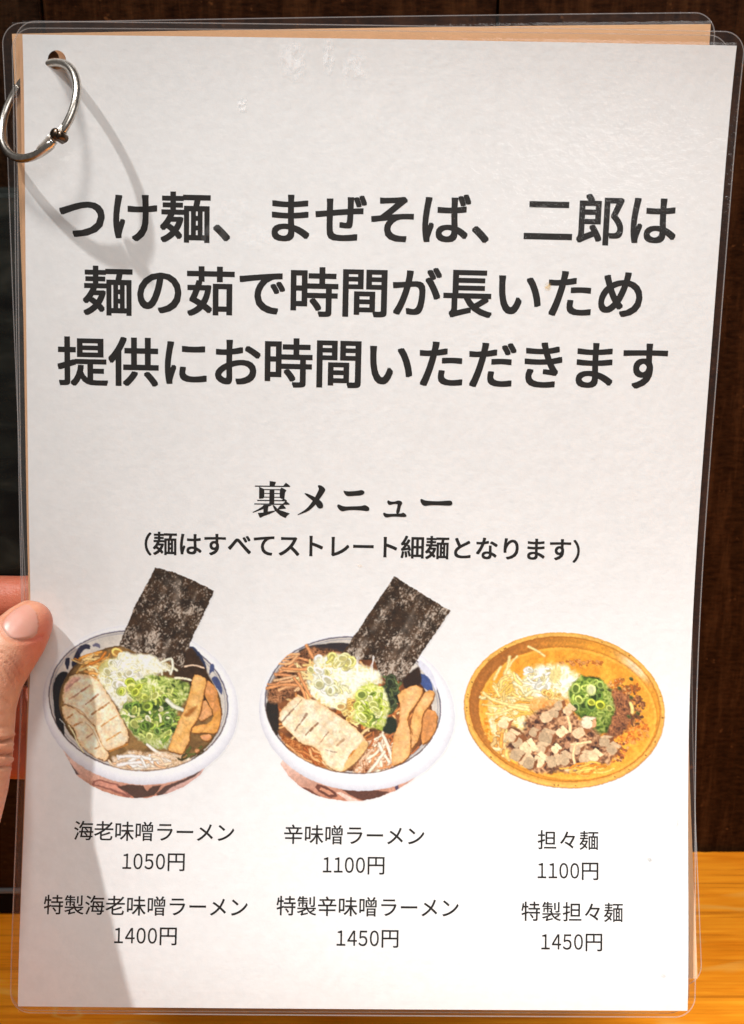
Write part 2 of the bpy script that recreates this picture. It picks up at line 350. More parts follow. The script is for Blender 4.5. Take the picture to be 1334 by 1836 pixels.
def blue_bowl(C, o, i, tilt, body, soup, bodypat):
    R = C.rng
    sl, X, Y = C.box(C.x0, C.y0, C.x0+C.w/C.k, C.y0+C.h/C.k)
    # body under the rim
    B = np.asarray(body, float); ins = C.polymask(B, X, Y); d = C.pdist(B, X, Y); sd = np.where(ins, d, -d)
    sd = np.minimum(sd, C.ellm(o[0]-2, o[1]+27, o[2]*.93, o[3]*.985, tilt, X, Y)[0])
    yb = B[:, 1].max(); t = np.clip((yb-Y)/70., 0, 1)[..., None]
    C.put(sl, np.clip(sd/.8+.5, 0, 1), (np.array([190, 122, 92])*(1-t)+np.array([236, 196, 178])*t)/255.*(1+.08*(C.noise(X, Y, 9)-.5)[..., None]))
    keep = np.clip(sd/.8+.5, 0, 1)
    for P, col in bodypat:
        P = np.asarray(P, float); ii = C.polymask(P, X, Y); dd = C.pdist(P, X, Y); s2 = np.where(ii, dd, -dd)
        C.put(sl, np.clip(s2/.9+.5, 0, 1)*keep, np.array(col)/255.)
    # rim
    sd, th, q = C.ellm(*o, tilt, X, Y); si, _, qi = C.ellm(*i, tilt, X, Y)
    u = np.clip(sd/(np.maximum(sd-si, .01)), 0, 1)             # 0 outer edge .. 1 inner edge
    sh = 1-.20*(1-u)**2.2-.06*u**6
    top = np.clip(-np.sin(th), 0, 1)
    base = np.array([250, 248, 249])/255.; lil = np.array([212, 210, 214])/255.
    k = np.clip((1-sh)*4.4*(1-.4*top), 0, 1)[..., None]
    col = base*(1-k)+lil*k; col = col*(1-.04*np.clip(np.sin(th), 0, 1))[..., None]*(1+.03*(C.noise(X, Y, 5)-.5))[..., None]
    soft = np.where(top > .1, 2.5, 1.)
    C.put(sl, np.clip(sd/soft+.3, 0, 1), col)
    # inner wall
    C.put(sl, np.clip(si/.8+.5, 0, 1), np.array([214, 204, 190])/255.*(1+.14*(C.noise(X, Y, 22)-.5)[..., None]))
    ln = np.exp(-((si-1.2)/1.1)**2)*.85; C.put(sl, ln, np.array([62, 60, 84])/255.)
    ln = np.exp(-((si-5.5)/.8)**2)*.45; C.put(sl, ln*(si > 0), np.array([92, 96, 130])/255.)
    return sl, X, Y, si, th

def soup_fill(C, e, tilt, c1, c2, si=None):
    sl, X, Y = C.box(C.x0, C.y0, C.x0+C.w/C.k, C.y0+C.h/C.k)
    sd, th, q = C.ellm(*e, tilt, X, Y); n = C.noise(X, Y, 16., 2.)
    t = np.clip(n*2-.5, 0, 1)[..., None]
    m = np.clip(sd/1.2+.5, 0, 1)
    if si is not None: m = m*np.clip(si/1.+.2, 0, 1)
    C.put(sl, m, (np.array(c1)*(1-t)+np.array(c2)*t)/255.)
    C.put(sl, np.exp(-((sd-1.5)/2.2)**2)*.5*m, np.array(c1)*.55/255.)
    for _ in range(60):
        a = C.rng.rand()*6.283; r = math.sqrt(C.rng.rand())*.92; x = e[0]+e[2]*r*math.cos(a); y = e[1]+e[3]*r*math.sin(a)
        C.strand([(x, y), (x+C.rng.rand()*2, y)], 1.6+2*C.rng.rand(), (178, 128, 62), .9, a=.6)

def Z(pts, ox, oy, k): return [(ox+x/k, oy+y/k) for x, y in pts]

def clip_in(C, i, tilt, grow, X, Y, extra=0.):
    sd, th, _ = C.ellm(*i, tilt, X, Y); C.clip = np.clip((sd+grow+extra*np.clip(-np.sin(th), 0, 1))/1.+.5, 0, 1)

def onions(C, n, cx, cy, rx, ry, rr, pal, deg=20.):
    R = C.rng
    for i in range(n):
        t = R.rand()*6.283; q = R.rand()**.6; q = q if i < n*.6 else q*.7
        x = cx+rx*q*math.cos(t)*math.cos(math.radians(deg))-ry*q*math.sin(t)*math.sin(math.radians(deg)); y = cy+rx*q*math.cos(t)*math.sin(math.radians(deg))+ry*q*math.sin(t)*math.cos(math.radians(deg))
        c, inn = pal[R.randint(len(pal))]
        if R.rand() < .35:
            a = R.rand()*6.283; l = rr*1.4
            C.strand([(x, y), (x+l*math.cos(a)*.5+1, y+l*math.sin(a)*.5), (x+l*math.cos(a), y+l*math.sin(a)+2)], rr*.55, c, .6)
        else: C.onion(x, y, rr*(.7+.6*R.rand()), np.array(c)*(.85+.25*R.rand()), inn, .55+.4*R.rand(), R.rand()*180, .3+.15*R.rand())

GREENS = [((150, 170, 62), (96, 112, 42)), ((108, 140, 52), (62, 84, 34)), ((188, 200, 92), (150, 160, 70)), ((84, 112, 46), (44, 62, 28)), ((206, 214, 116), (170, 176, 84)), ((128, 158, 70), (76, 98, 44))]
PALES = [((236, 230, 178), (214, 204, 140)), ((248, 244, 212), (232, 222, 172)), ((226, 218, 148), (204, 194, 116)), ((250, 246, 226), (240, 232, 196))]

def chashu(C, P, marks, pink=None, seam=None, dark=(176, 116, 62)):
    C.poly([(x+1.5, y+2.) for x, y in P], (120, 78, 44), 3., .8, rnd=1)
    C.poly(P, (255, 242, 212), 1., 1.8, .08, edge=(232, 176, 112), ew=2.6, col2=(250, 216, 170), sc=6, rnd=1)
    if pink: C.poly(pink, (226, 172, 148), 3.5, 1.5, .12, sc=4)
    for m in marks:
        x1, y1, x2, y2, w = m[:5]; c = m[5] if len(m) > 5 else dark; n = 5; R = C.rng
        for i in range(n):
            a, b = i/n, (i+1.)/n
            C.strand([(x1+(x2-x1)*a, y1+(y2-y1)*a+R.randn()*.3), (x1+(x2-x1)*b, y1+(y2-y1)*b+R.randn()*.3)], w*(.35+.9*R.rand()), np.array(c)*(.9+.25*R.rand()), .95, 1.2, .02, a=.55+.4*R.rand())
    if seam:
        C.strand(seam, 1.4, (196, 160, 120), .9, .7, .02, a=.8)
        C.strand([(x+1.5, y-1.5) for x, y in seam], 1.6, (255, 240, 214), .9, .8, .02, a=.7)

def menma(C, P, c=(236, 168, 84)):
    C.poly([(x+1.4, y+1.8) for x, y in P], (124, 74, 34), 2.4, .6, rnd=1)
    C.poly(P, c, .8, 1.1, .14, edge=(214, 140, 64), ew=1.6, sc=8, rnd=1, col2=np.minimum(np.array(c)*1.05+[0, 8, 22], 255))

def picture_one():
    C = Canvas(60, 1008, 436, 1440); R = C.rng
    a = lambda p: Z(p, 0, 1000, 3.032); b = lambda p: Z(p, 60, 1130, 6.33); c = lambda p: Z(p, 240, 1130, 6.33)
    body = a([(330, 1040), (385, 1130), (430, 1210), (520, 1265), (620, 1295), (700, 1305), (800, 1305), (900, 1285), (1000, 1245), (1090, 1180), (1150, 1090), (1100, 900), (500, 900)])
    pat = [(a([(500, 1235), (505, 1212), (540, 1205), (640, 1228), (725, 1290), (700, 1304), (600, 1262), (520, 1240)]), (150, 92, 78)),
           (a([(512, 1230), (520, 1216), (545, 1213), (630, 1235), (690, 1285), (600, 1252)]), (214, 146, 122)),
           (a([(636, 1244), (700, 1232), (780, 1238), (800, 1270), (830, 1240), (880, 1235), (840, 1290), (740, 1308), (700, 1280)]), (84, 60, 50)),
           (a([(850, 1280), (900, 1240), (1010, 1200), (1140, 1105), (1150, 1100), (1100, 1180), (960, 1260), (860, 1300)]), (92, 66, 58)),
           (a([(880, 1292), (930, 1250), (1060, 1190), (1130, 1120), (1080, 1200), (980, 1262)]), (206, 160, 146)),
           (a([(330, 1060), (390, 1130), (430, 1180), (410, 1180), (350, 1110)]), (104, 84, 84))]
    sl, X, Y, si, th = blue_bowl(C, (250, 1264, 178, 142), (246, 1257, 163.5, 125), 8, body, None, pat)
    D = (44, 44, 62)
    C.poly(b([(420, 440), (405, 400), (440, 300), (490, 200), (570, 165), (625, 185), (620, 235), (560, 225), (520, 270), (500, 340), (450, 440)]), D, 1.2, .4)
    C.poly(b([(330, 400), (340, 340), (385, 325), (385, 380), (370, 470), (350, 450)]), D, 1.2, .3)
    C.poly(b([(640, 180), (700, 155), (740, 180), (735, 215), (700, 200), (655, 200)]), (104, 100, 120), 1.4, .3)
    C.poly(b([(200, 760), (190, 660), (230, 540), (300, 485), (370, 490), (360, 560), (320, 640), (300, 800), (310, 960), (345, 1200), (330, 1215), (250, 1090), (215, 940)]), (26, 26, 30), 1.2, .5)
    C.poly(c([(600, 180), (680, 190), (760, 280), (815, 400), (820, 480), (780, 440), (700, 330)]), (48, 56, 84), 1.4, .5)
    C.poly(c([(860, 390), (895, 380), (910, 420), (905, 480), (880, 470), (850, 520), (855, 440)]), (72, 80, 118), 1.3, .3)
    C.poly(c([(870, 545), (910, 520), (960, 550), (1000, 660), (995, 745), (960, 690), (900, 610)]), (72, 80, 118), 1.3, .3)
    soup_fill(C, (250, 1268, 148, 110), 8, (98, 70, 40), (150, 112, 64), si); C.clip = np.clip((si+.5*1)+.5, 0, 1)
    C.poly(c([(400, 300), (640, 160), (800, 420), (900, 620), (960, 900), (700, 900), (440, 520)]), (60, 42, 30), 4, 1.5, .2)
    jitter_strands(C, 26, 172, 1190, 36, 15, 34, 4.2, [(226, 150, 66), (238, 176, 92), (196, 116, 44), (246, 200, 130)], -22, 26)
    C.onion(*b([(935, 265)])[0], 11, (236, 176, 92), (206, 140, 60), .8, 20)
    jitter_strands(C, 26, 182, 1212, 30, 14, 22, 4.6, [(240, 196, 130), (226, 160, 84), (248, 222, 170)], 25, 30)
    keep = C.clip; C.clip = None
    nori(C, a([(845, 52), (950, 78), (1060, 125), (1162, 178), (1110, 300), (1045, 430), (1010, 520), (990, 600), (930, 570), (860, 560), (800, 520), (740, 525), (690, 500), (640, 482), (660, 430), (730, 260)]), 1.3,
         [(300, 1040, 262, 1160, 5, .25), (318, 1042, 316, 1080, 7, .5), (352, 1062, 320, 1130, 3, .35), (292, 1176, 302, 1150, 4, .6), (236, 1163, 248, 1140, 5, .5), (268, 1150, 262, 1176, 4, .4)])
    C.clip = keep
    jitter_strands(C, 10, 292, 1196, 16, 10, 18, 4., [(222, 208, 160), (240, 232, 200)], 60, 50)
    C.strand(c([(280, 380), (350, 350), (420, 330), (435, 420), (410, 500)]), 5, (240, 232, 206))
    C.strand(c([(570, 415), (680, 400), (790, 430)]), 3.2, (226, 190, 160)); C.strand(c([(460, 545), (560, 550), (640, 570)]), 4.4, (246, 226, 190))
    # white leek
    C.poly([(170, 1196), (210, 1176), (262, 1190), (270, 1222), (240, 1256), (206, 1256), (180, 1228)], (238, 230, 180), 6, 3, .1, col2=(206, 196, 120))
    onions(C, 60, 222, 1216, 46, 36, 8., PALES, 20); jitter_strands(C, 26, 212, 1222, 26, 24, 22, 6, [(250, 246, 224), (240, 232, 190), (232, 226, 160)], 60, 70)
    z1 = lambda p: Z(p, 65, 1004, 3.548)
    C.fluff(z1([(380, 740), (450, 690), (540, 595), (640, 600), (740, 610), (830, 690), (760, 740), (650, 790), (600, 860), (530, 970), (480, 900), (400, 800)]), [(196, 170, 96), (226, 214, 150), (244, 238, 196), (252, 248, 226), (255, 252, 240)], 5.5, 5, 3, 1., 1., .12, .2)
    onions(C, 34, 222, 1214, 40, 30, 8., PALES, 20)
    # green onion
    C.fluff(z1([(620, 780), (720, 730), (850, 750), (965, 780), (975, 870), (900, 960), (880, 1080), (830, 1205), (740, 1200), (650, 1150), (580, 1070), (520, 990), (560, 930)]), [(52, 58, 32), (88, 106, 48), (130, 150, 66), (180, 194, 96), (218, 224, 140), (244, 244, 200)], 6.5, 4, 3, 2., 1., .04, .5)
    onions(C, 120, 272, 1284, 52, 40, 8., GREENS+GREENS+PALES[:1], 35); onions(C, 30, 250, 1240, 40, 18, 7.5, [((206, 216, 96), (170, 182, 60)), ((190, 204, 70), (150, 164, 44)), ((222, 226, 130), (196, 200, 90))], 10)
    onions(C, 12, 300, 1250, 20, 20, 8, [((214, 220, 120), (180, 186, 80)), ((160, 180, 74), (90, 106, 44))], 20)
    C.strand(c([(370, 800), (450, 870), (545, 905)]), 7.5, (236, 234, 204)); C.strand(c([(150, 1300), (260, 1380), (430, 1440)]), 5.6, (252, 236, 214))
    C.fluff([(200, 1360), (230, 1346), (330, 1352), (350, 1370), (300, 1392), (210, 1388)], [(130, 92, 56), (190, 146, 100), (232, 196, 156), (250, 228, 204)], 5, 5, 3, 5., 2., .1, .2); jitter_strands(C, 34, 252, 1368, 44, 14, 30, 5.2, [(246, 224, 200), (232, 196, 160), (252, 240, 226), (222, 176, 134)], 18, 34)
    C.strand(b([(970, 1440), (1090, 1430), (1200, 1440)]), 6.5, (255, 240, 228)); C.strand(b([(960, 1530), (1080, 1510), (1210, 1500)]), 6.8, (255, 240, 230))
    jitter_strands(C, 24, 352, 1352, 36, 12, 12, 3.4, [(96, 100, 46), (70, 60, 34), (150, 110, 60)], -30, 40)
    # menma
    menma(C, c([(820, 560), (900, 620), (950, 720), (920, 840), (890, 920), (840, 820), (790, 720)]), (222, 146, 78))
    menma(C, c([(790, 760), (900, 940), (820, 1000), (760, 1040), (720, 1000)]), (226, 158, 96))
    menma(C, c([(935, 740), (975, 860), (985, 960), (900, 980), (890, 900)]), (212, 136, 66))
    menma(C, c([(660, 1090), (860, 1060), (930, 920), (985, 900), (980, 1060), (930, 1180), (800, 1160), (650, 1175)]), (236, 160, 70))
    menma(C, c([(740, 1190), (870, 1180), (880, 1230), (830, 1265), (770, 1240)]), (222, 150, 96))
    menma(C, c([(690, 1350), (740, 1345), (750, 1370), (700, 1400)]), (222, 150, 96))
    menma(C, c([(670, 500), (750, 510), (820, 550), (800, 660), (780, 780), (750, 930), (700, 1050), (640, 1120), (625, 1260), (580, 1350), (540, 1410), (460, 1385), (380, 1370), (420, 1240), (470, 1130), (530, 970), (590, 860), (620, 740)]), (240, 176, 92))
    C.poly(c([(560, 960), (640, 890), (720, 860), (700, 900), (640, 960), (590, 990)]), (176, 108, 46), 5, 1.5, .1)
    # grilled pork
    chashu(C, b([(310, 870), (420, 880), (600, 1000), (700, 1130), (760, 1290), (860, 1400), (820, 1490), (700, 1450), (560, 1350), (480, 1250), (450, 1130), (350, 1030), (312, 960)]),
           [(*b([(370, 1010)])[0], *b([(430, 960)])[0], 2.6), (*b([(590, 1230)])[0], *b([(660, 1180)])[0], 2.8, (150, 100, 76)), (*b([(430, 1100)])[0], *b([(540, 1050)])[0], 3), (*b([(690, 1350)])[0], *b([(740, 1320)])[0], 3)],
           seam=b([(580, 1060), (660, 1140), (720, 1250), (750, 1330)]))
    C.strand(b([(385, 1090), (440, 1170), (480, 1260), (560, 1390)]), 2.6, (255, 226, 170)); C.strand(b([(285, 1020), (340, 1080)]), 2.2, (190, 190, 180))
    chashu(C, b([(395, 530), (520, 510), (640, 530), (740, 610), (850, 770), (940, 900), (975, 990), (1050, 1100), (1085, 1250), (1000, 1320), (830, 1375), (760, 1290), (700, 1120), (600, 1010), (430, 880), (310, 830), (305, 750), (340, 620)]),
           [(*b([(350, 680)])[0], *b([(510, 560)])[0], 3.0, (190, 136, 120)), (*b([(390, 800)])[0], *b([(620, 640)])[0], 3.2, (168, 112, 84)), (*b([(575, 855)])[0], *b([(715, 745)])[0], 3.6, (168, 104, 66)), (*b([(650, 965)])[0], *b([(845, 835)])[0], 3.4),
            (*b([(760, 1100)])[0], *b([(935, 980)])[0], 3.6, (196, 132, 62)), (*b([(820, 1260)])[0], *b([(985, 1160)])[0], 3.4, (206, 140, 66)), (*b([(860, 1375)])[0], *b([(1060, 1300)])[0], 3.0, (186, 120, 50))],
           pink=b([(320, 720), (350, 620), (420, 550), (520, 545), (430, 620), (360, 720)]), seam=b([(320, 850), (430, 880), (540, 940), (610, 1020)]))
    # lower soup gloss, rim front edge drawn again over the food
    C.clip = None; si, _, _ = C.ellm(246, 1257, 163.5, 125, 8, X, Y); sd, t2, _ = C.ellm(250, 1264, 178, 142, 8, X, Y)
    m = (si < .3)*(sd > 0)*(np.sin(t2) > -.1)*np.clip((X-80)/10, 0, 1)
    return C, X, Y, sl, si, sd, t2

def rim_front(C, X, Y, sl, o, i, tilt, lo=-.02):
    sd, th, _ = C.ellm(*o, tilt, X, Y); si, _, _ = C.ellm(*i, tilt, X, Y)
    u = np.clip(sd/np.maximum(sd-si, .01), 0, 1)
    base = np.array([250, 248, 249])/255.; lil = np.array([208, 205, 211])/255.
    k = np.clip(.85*(1-u)**2+.25*u**8, 0, 1)[..., None]; col = (base*(1-k)+lil*k)*(1+.03*(C.noise(X, Y, 5)-.5))[..., None]
    m = np.clip(.5-si/.9, 0, 1)*np.clip(sd/.9+.5, 0, 1)*np.clip((np.sin(th)-lo)*8, 0, 1)
    C.put(sl, m, col)
    C.put(sl, np.exp(-((si-.8)/.9)**2)*.7*np.clip((np.sin(th)-lo)*8, 0, 1), np.array([96, 74, 60])/255.)

def picture_two():
    C = Canvas(452, 1024, 826, 1444); R = C.rng; a = lambda p: Z(p, 440, 1000, 3.335)
    body = a([(205, 1230), (260, 1310), (330, 1372), (420, 1420), (500, 1440), (600, 1453), (700, 1453), (800, 1430), (900, 1390), (1000, 1330), (1065, 1265), (1050, 1150), (300, 1100)])
    pat = [(a([(415, 1370), (430, 1352), (480, 1365), (540, 1400), (550, 1425), (510, 1435), (440, 1400)]), (112, 66, 54)),
           (a([(440, 1385), (450, 1372), (500, 1390), (530, 1415), (500, 1415)]), (220, 150, 116)),
           (a([(330, 1370), (380, 1378), (430, 1415), (470, 1436), (380, 1410)]), (120, 74, 60)),
           (a([(575, 1385), (700, 1380), (860, 1400), (800, 1432), (720, 1453), (650, 1430)]), (96, 60, 48)),
           (a([(540, 1400), (570, 1400), (680, 1450), (620, 1456)]), (236, 200, 180)),
           (a([(890, 1375), (900, 1350), (950, 1310), (1065, 1255), (1055, 1275), (960, 1320), (915, 1355), (915, 1380), (900, 1390)]), (78, 64, 86))]
    o = (640, 1276, 177, 141); i = (632.5, 1264, 159, 123)
    sl, X, Y, si, th = blue_bowl(C, o, i, 6, body, None, pat)
    C.poly(a([(300, 560), (400, 520), (620, 500), (640, 560), (400, 590)]), (52, 46, 48), 2, .6)
    C.poly(a([(1030, 690), (1090, 700), (1120, 770), (1130, 840), (1090, 790), (1040, 770)]), (66, 84, 136), 1.5, .5)
    C.poly(a([(1040, 600), (1120, 680), (1150, 790), (1140, 800), (1100, 720), (1030, 650)]), (226, 226, 236), 1.5, .2)
    soup_fill(C, (630, 1276, 146, 106), 6, (96, 56, 34), (150, 90, 52), si)
    jitter_strands(C, 90, 622, 1275, 120, 86, 34, 4.2, [(222, 140, 74), (240, 176, 108), (190, 104, 52), (248, 204, 140)], None)
    C.clip = np.clip((si+1)+.5, 0, 1)
    C.poly(a([(120, 860), (190, 840), (200, 1000), (190, 1080), (150, 1020), (124, 940)]), (44, 38, 34), 2, .5)
    C.fluff(a([(130, 780), (250, 610), (380, 530), (600, 560), (520, 660), (360, 760), (200, 880), (130, 860)]), [(48, 32, 24), (86, 56, 38), (150, 96, 62), (214, 150, 100)], 5., 5, 3, 7., 1.6, -.05, .1)
    C.fluff(a([(190, 1040), (330, 1110), (430, 1140), (470, 1230), (570, 1290), (400, 1260), (260, 1160)]), [(92, 46, 22), (150, 78, 36), (206, 124, 62), (240, 176, 110)], 4.5, 5, 3, 8., 1.6, .05, .1)
    C.fluff(a([(720, 1090), (850, 1060), (900, 1180), (880, 1260), (740, 1295), (640, 1290)]), [(92, 46, 26), (150, 84, 50), (216, 156, 110), (250, 220, 190)], 4.5, 5, 3, 9., 1., .05, .1)
    jitter_strands(C, 22, 520, 1205, 40, 34, 42, 4.4, [(226, 150, 96), (236, 170, 116), (196, 116, 70), (240, 188, 136)], -20, 45)
    jitter_strands(C, 26, 560, 1210, 30, 20, 30, 4., [(240, 196, 120), (250, 214, 150)], 30, 50)
    for p in ([(360, 515), (400, 590), (430, 620)], [(220, 660), (320, 668), (440, 655)], [(130, 780), (230, 760), (320, 765)], [(320, 690), (350, 760), (390, 830)], [(290, 720), (340, 790), (360, 850)]): C.strand(a(p), 6, (224, 150, 94))
    jitter_strands(C, 70, 560, 1356, 62, 22, 34, 4.4, [(214, 128, 66), (236, 166, 104), (180, 92, 44), (246, 196, 140)], 28, 30)
    jitter_strands(C, 60, 690, 1345, 48, 34, 30, 4.4, [(236, 190, 150), (222, 150, 96), (250, 222, 190), (190, 108, 60)], -55, 35)
    for p in ([(820, 1060), (850, 1120), (880, 1220)], [(800, 1110), (820, 1160), (860, 1220)], [(830, 1160), (780, 1230), (730, 1290)]): C.strand(a(p), 6, (252, 228, 200))
    keep = C.clip; C.clip = None
    nori(C, a([(888, 108), (1010, 185), (1120, 250), (1225, 318), (1170, 400), (1110, 490), (1040, 590), (980, 680), (935, 745), (890, 735), (840, 735), (800, 690), (770, 610), (720, 610), (660, 605), (588, 560), (660, 450), (780, 270)]), 4.1,
         [(760, 1062, 722, 1130, 4, .25), (770, 1105, 700, 1205, 3.5, .45), (700, 1080, 668, 1130, 5, .35), (740, 1210, 700, 1215, 6, .4), (640, 1172, 655, 1150, 6, .5), (742, 1110, 700, 1180, 9, .2)])
    C.clip = keep
    C.poly(a([(980, 690), (1040, 640), (1060, 760), (960, 790), (930, 740)]), (50, 36, 30), 3, 1)
    # leek and onion
    C.poly([(560, 1180), (610, 1172), (650, 1200), (660, 1240), (610, 1270), (568, 1256), (548, 1220)], (248, 226, 160), 7, 3, .1, col2=(240, 206, 130))
    onions(C, 50, 592, 1222, 56, 36, 9., PALES, 25); jitter_strands(C, 20, 590, 1225, 34, 20, 26, 6, [(252, 246, 216), (240, 226, 160)], 30, 70)
    z2 = lambda p: Z(p, 441, 1004, 3.474)
    C.fluff(z2([(430, 620), (500, 600), (560, 580), (640, 600), (700, 640), (830, 690), (860, 760), (760, 810), (690, 800), (640, 880), (560, 930), (460, 900), (385, 800), (440, 720)]), [(232, 170, 96), (244, 214, 140), (250, 238, 180), (253, 248, 216), (255, 252, 238)], 6., 5, 3, 3., 1., .16, .12)
    onions(C, 26, 586, 1226, 34, 22, 9.5, PALES, 25)
    onions(C, 14, 612, 1186, 20, 12, 9.5, [((232, 220, 120), (210, 196, 96)), ((244, 232, 160), (226, 210, 120))], 20)
    onions(C, 24, 634, 1275, 22, 22, 7, [((244, 190, 100), (226, 160, 70)), ((250, 214, 130), (232, 180, 90))], 20)
    onions(C, 46, 700, 1246, 16, 34, 8.5, [((64, 74, 46), (40, 46, 32)), ((92, 104, 60), (56, 62, 38)), ((44, 52, 38), (30, 34, 26))], 10)
    C.poly(a([(805, 960), (900, 950), (910, 1040), (850, 1060), (800, 1020)]), (40, 46, 34), 3, 1)
    C.fluff(z2([(690, 800), (770, 750), (860, 800), (900, 930), (850, 1060), (740, 1040), (665, 990), (680, 900)]), [(90, 110, 40), (150, 170, 60), (196, 206, 80), (226, 228, 130), (246, 244, 190)], 6., 4, 3, 6., 1., .1, .3)
    onions(C, 50, 662, 1270, 32, 28, 8, [((208, 214, 96), (174, 180, 60)), ((222, 224, 132), (190, 194, 90)), ((140, 164, 60), (90, 108, 40)), ((240, 236, 170), (214, 210, 120)), ((176, 192, 66), (130, 146, 44))], 30)
    C.onion(*a([(695, 820)])[0], 11, (196, 204, 96), (120, 140, 60), .9, 0); C.onion(*a([(570, 890)])[0], 10, (250, 220, 150), (232, 170, 96), .8, 0)
    for p in ([(672, 590), (670, 650), (674, 740)], [(765, 590), (758, 660), (762, 730)]):
        for _ in range(3): C.strand([(x+R.randn(), y+R.randn()) for x, y in a(p)], 2.4, (248, 244, 236), .95, a=.6)
    menma(C, a([(1060, 900), (1150, 920), (1140, 1040), (1090, 1100), (1050, 1120)]), (214, 140, 76))
    menma(C, a([(1090, 790), (1135, 800), (1120, 860), (1060, 930), (1050, 1060), (1000, 1140), (985, 1130), (990, 960), (1030, 870)]), (240, 172, 98))
    menma(C, a([(905, 812), (1010, 757), (1070, 790), (1040, 850), (965, 950), (990, 1060), (985, 1180), (930, 1230), (870, 1245), (880, 1100), (920, 980), (925, 880)]), (240, 176, 104))
    C.strand(a([(975, 950), (985, 1010), (1000, 1060)]), 1.6, (176, 104, 50), a=.8)
    chashu(C, a([(300, 828), (350, 840), (420, 850), (520, 920), (620, 985), (690, 1050), (742, 1110), (700, 1175), (640, 1240), (575, 1285), (520, 1265), (470, 1230), (430, 1135), (330, 1110), (270, 1050), (218, 1000), (190, 950), (240, 880)]),
           [(*a([(215, 985)])[0], *a([(335, 850)])[0], 2.2, (96, 60, 44)), (*a([(295, 1035)])[0], *a([(365, 935)])[0], 3.6, (110, 70, 50)), (*a([(360, 1060)])[0], *a([(430, 990)])[0], 3.2, (150, 100, 66)), (*a([(440, 1115)])[0], *a([(495, 1045)])[0], 2.6, (150, 100, 70)),
            (*a([(545, 1125)])[0], *a([(590, 1085)])[0], 4, (190, 150, 110)), (*a([(615, 1195)])[0], *a([(662, 1148)])[0], 4.5, (206, 120, 40)), (*a([(480, 1150)])[0], *a([(545, 1165)])[0], 2, (160, 130, 110))])
    C.poly(a([(742, 1110), (700, 1175), (640, 1240), (575, 1285), (600, 1220), (660, 1150), (700, 1090)]), (240, 190, 120), 2.5, 1)
    C.clip = None; rim_front(C, X, Y, sl, o, i, 6)
    return C

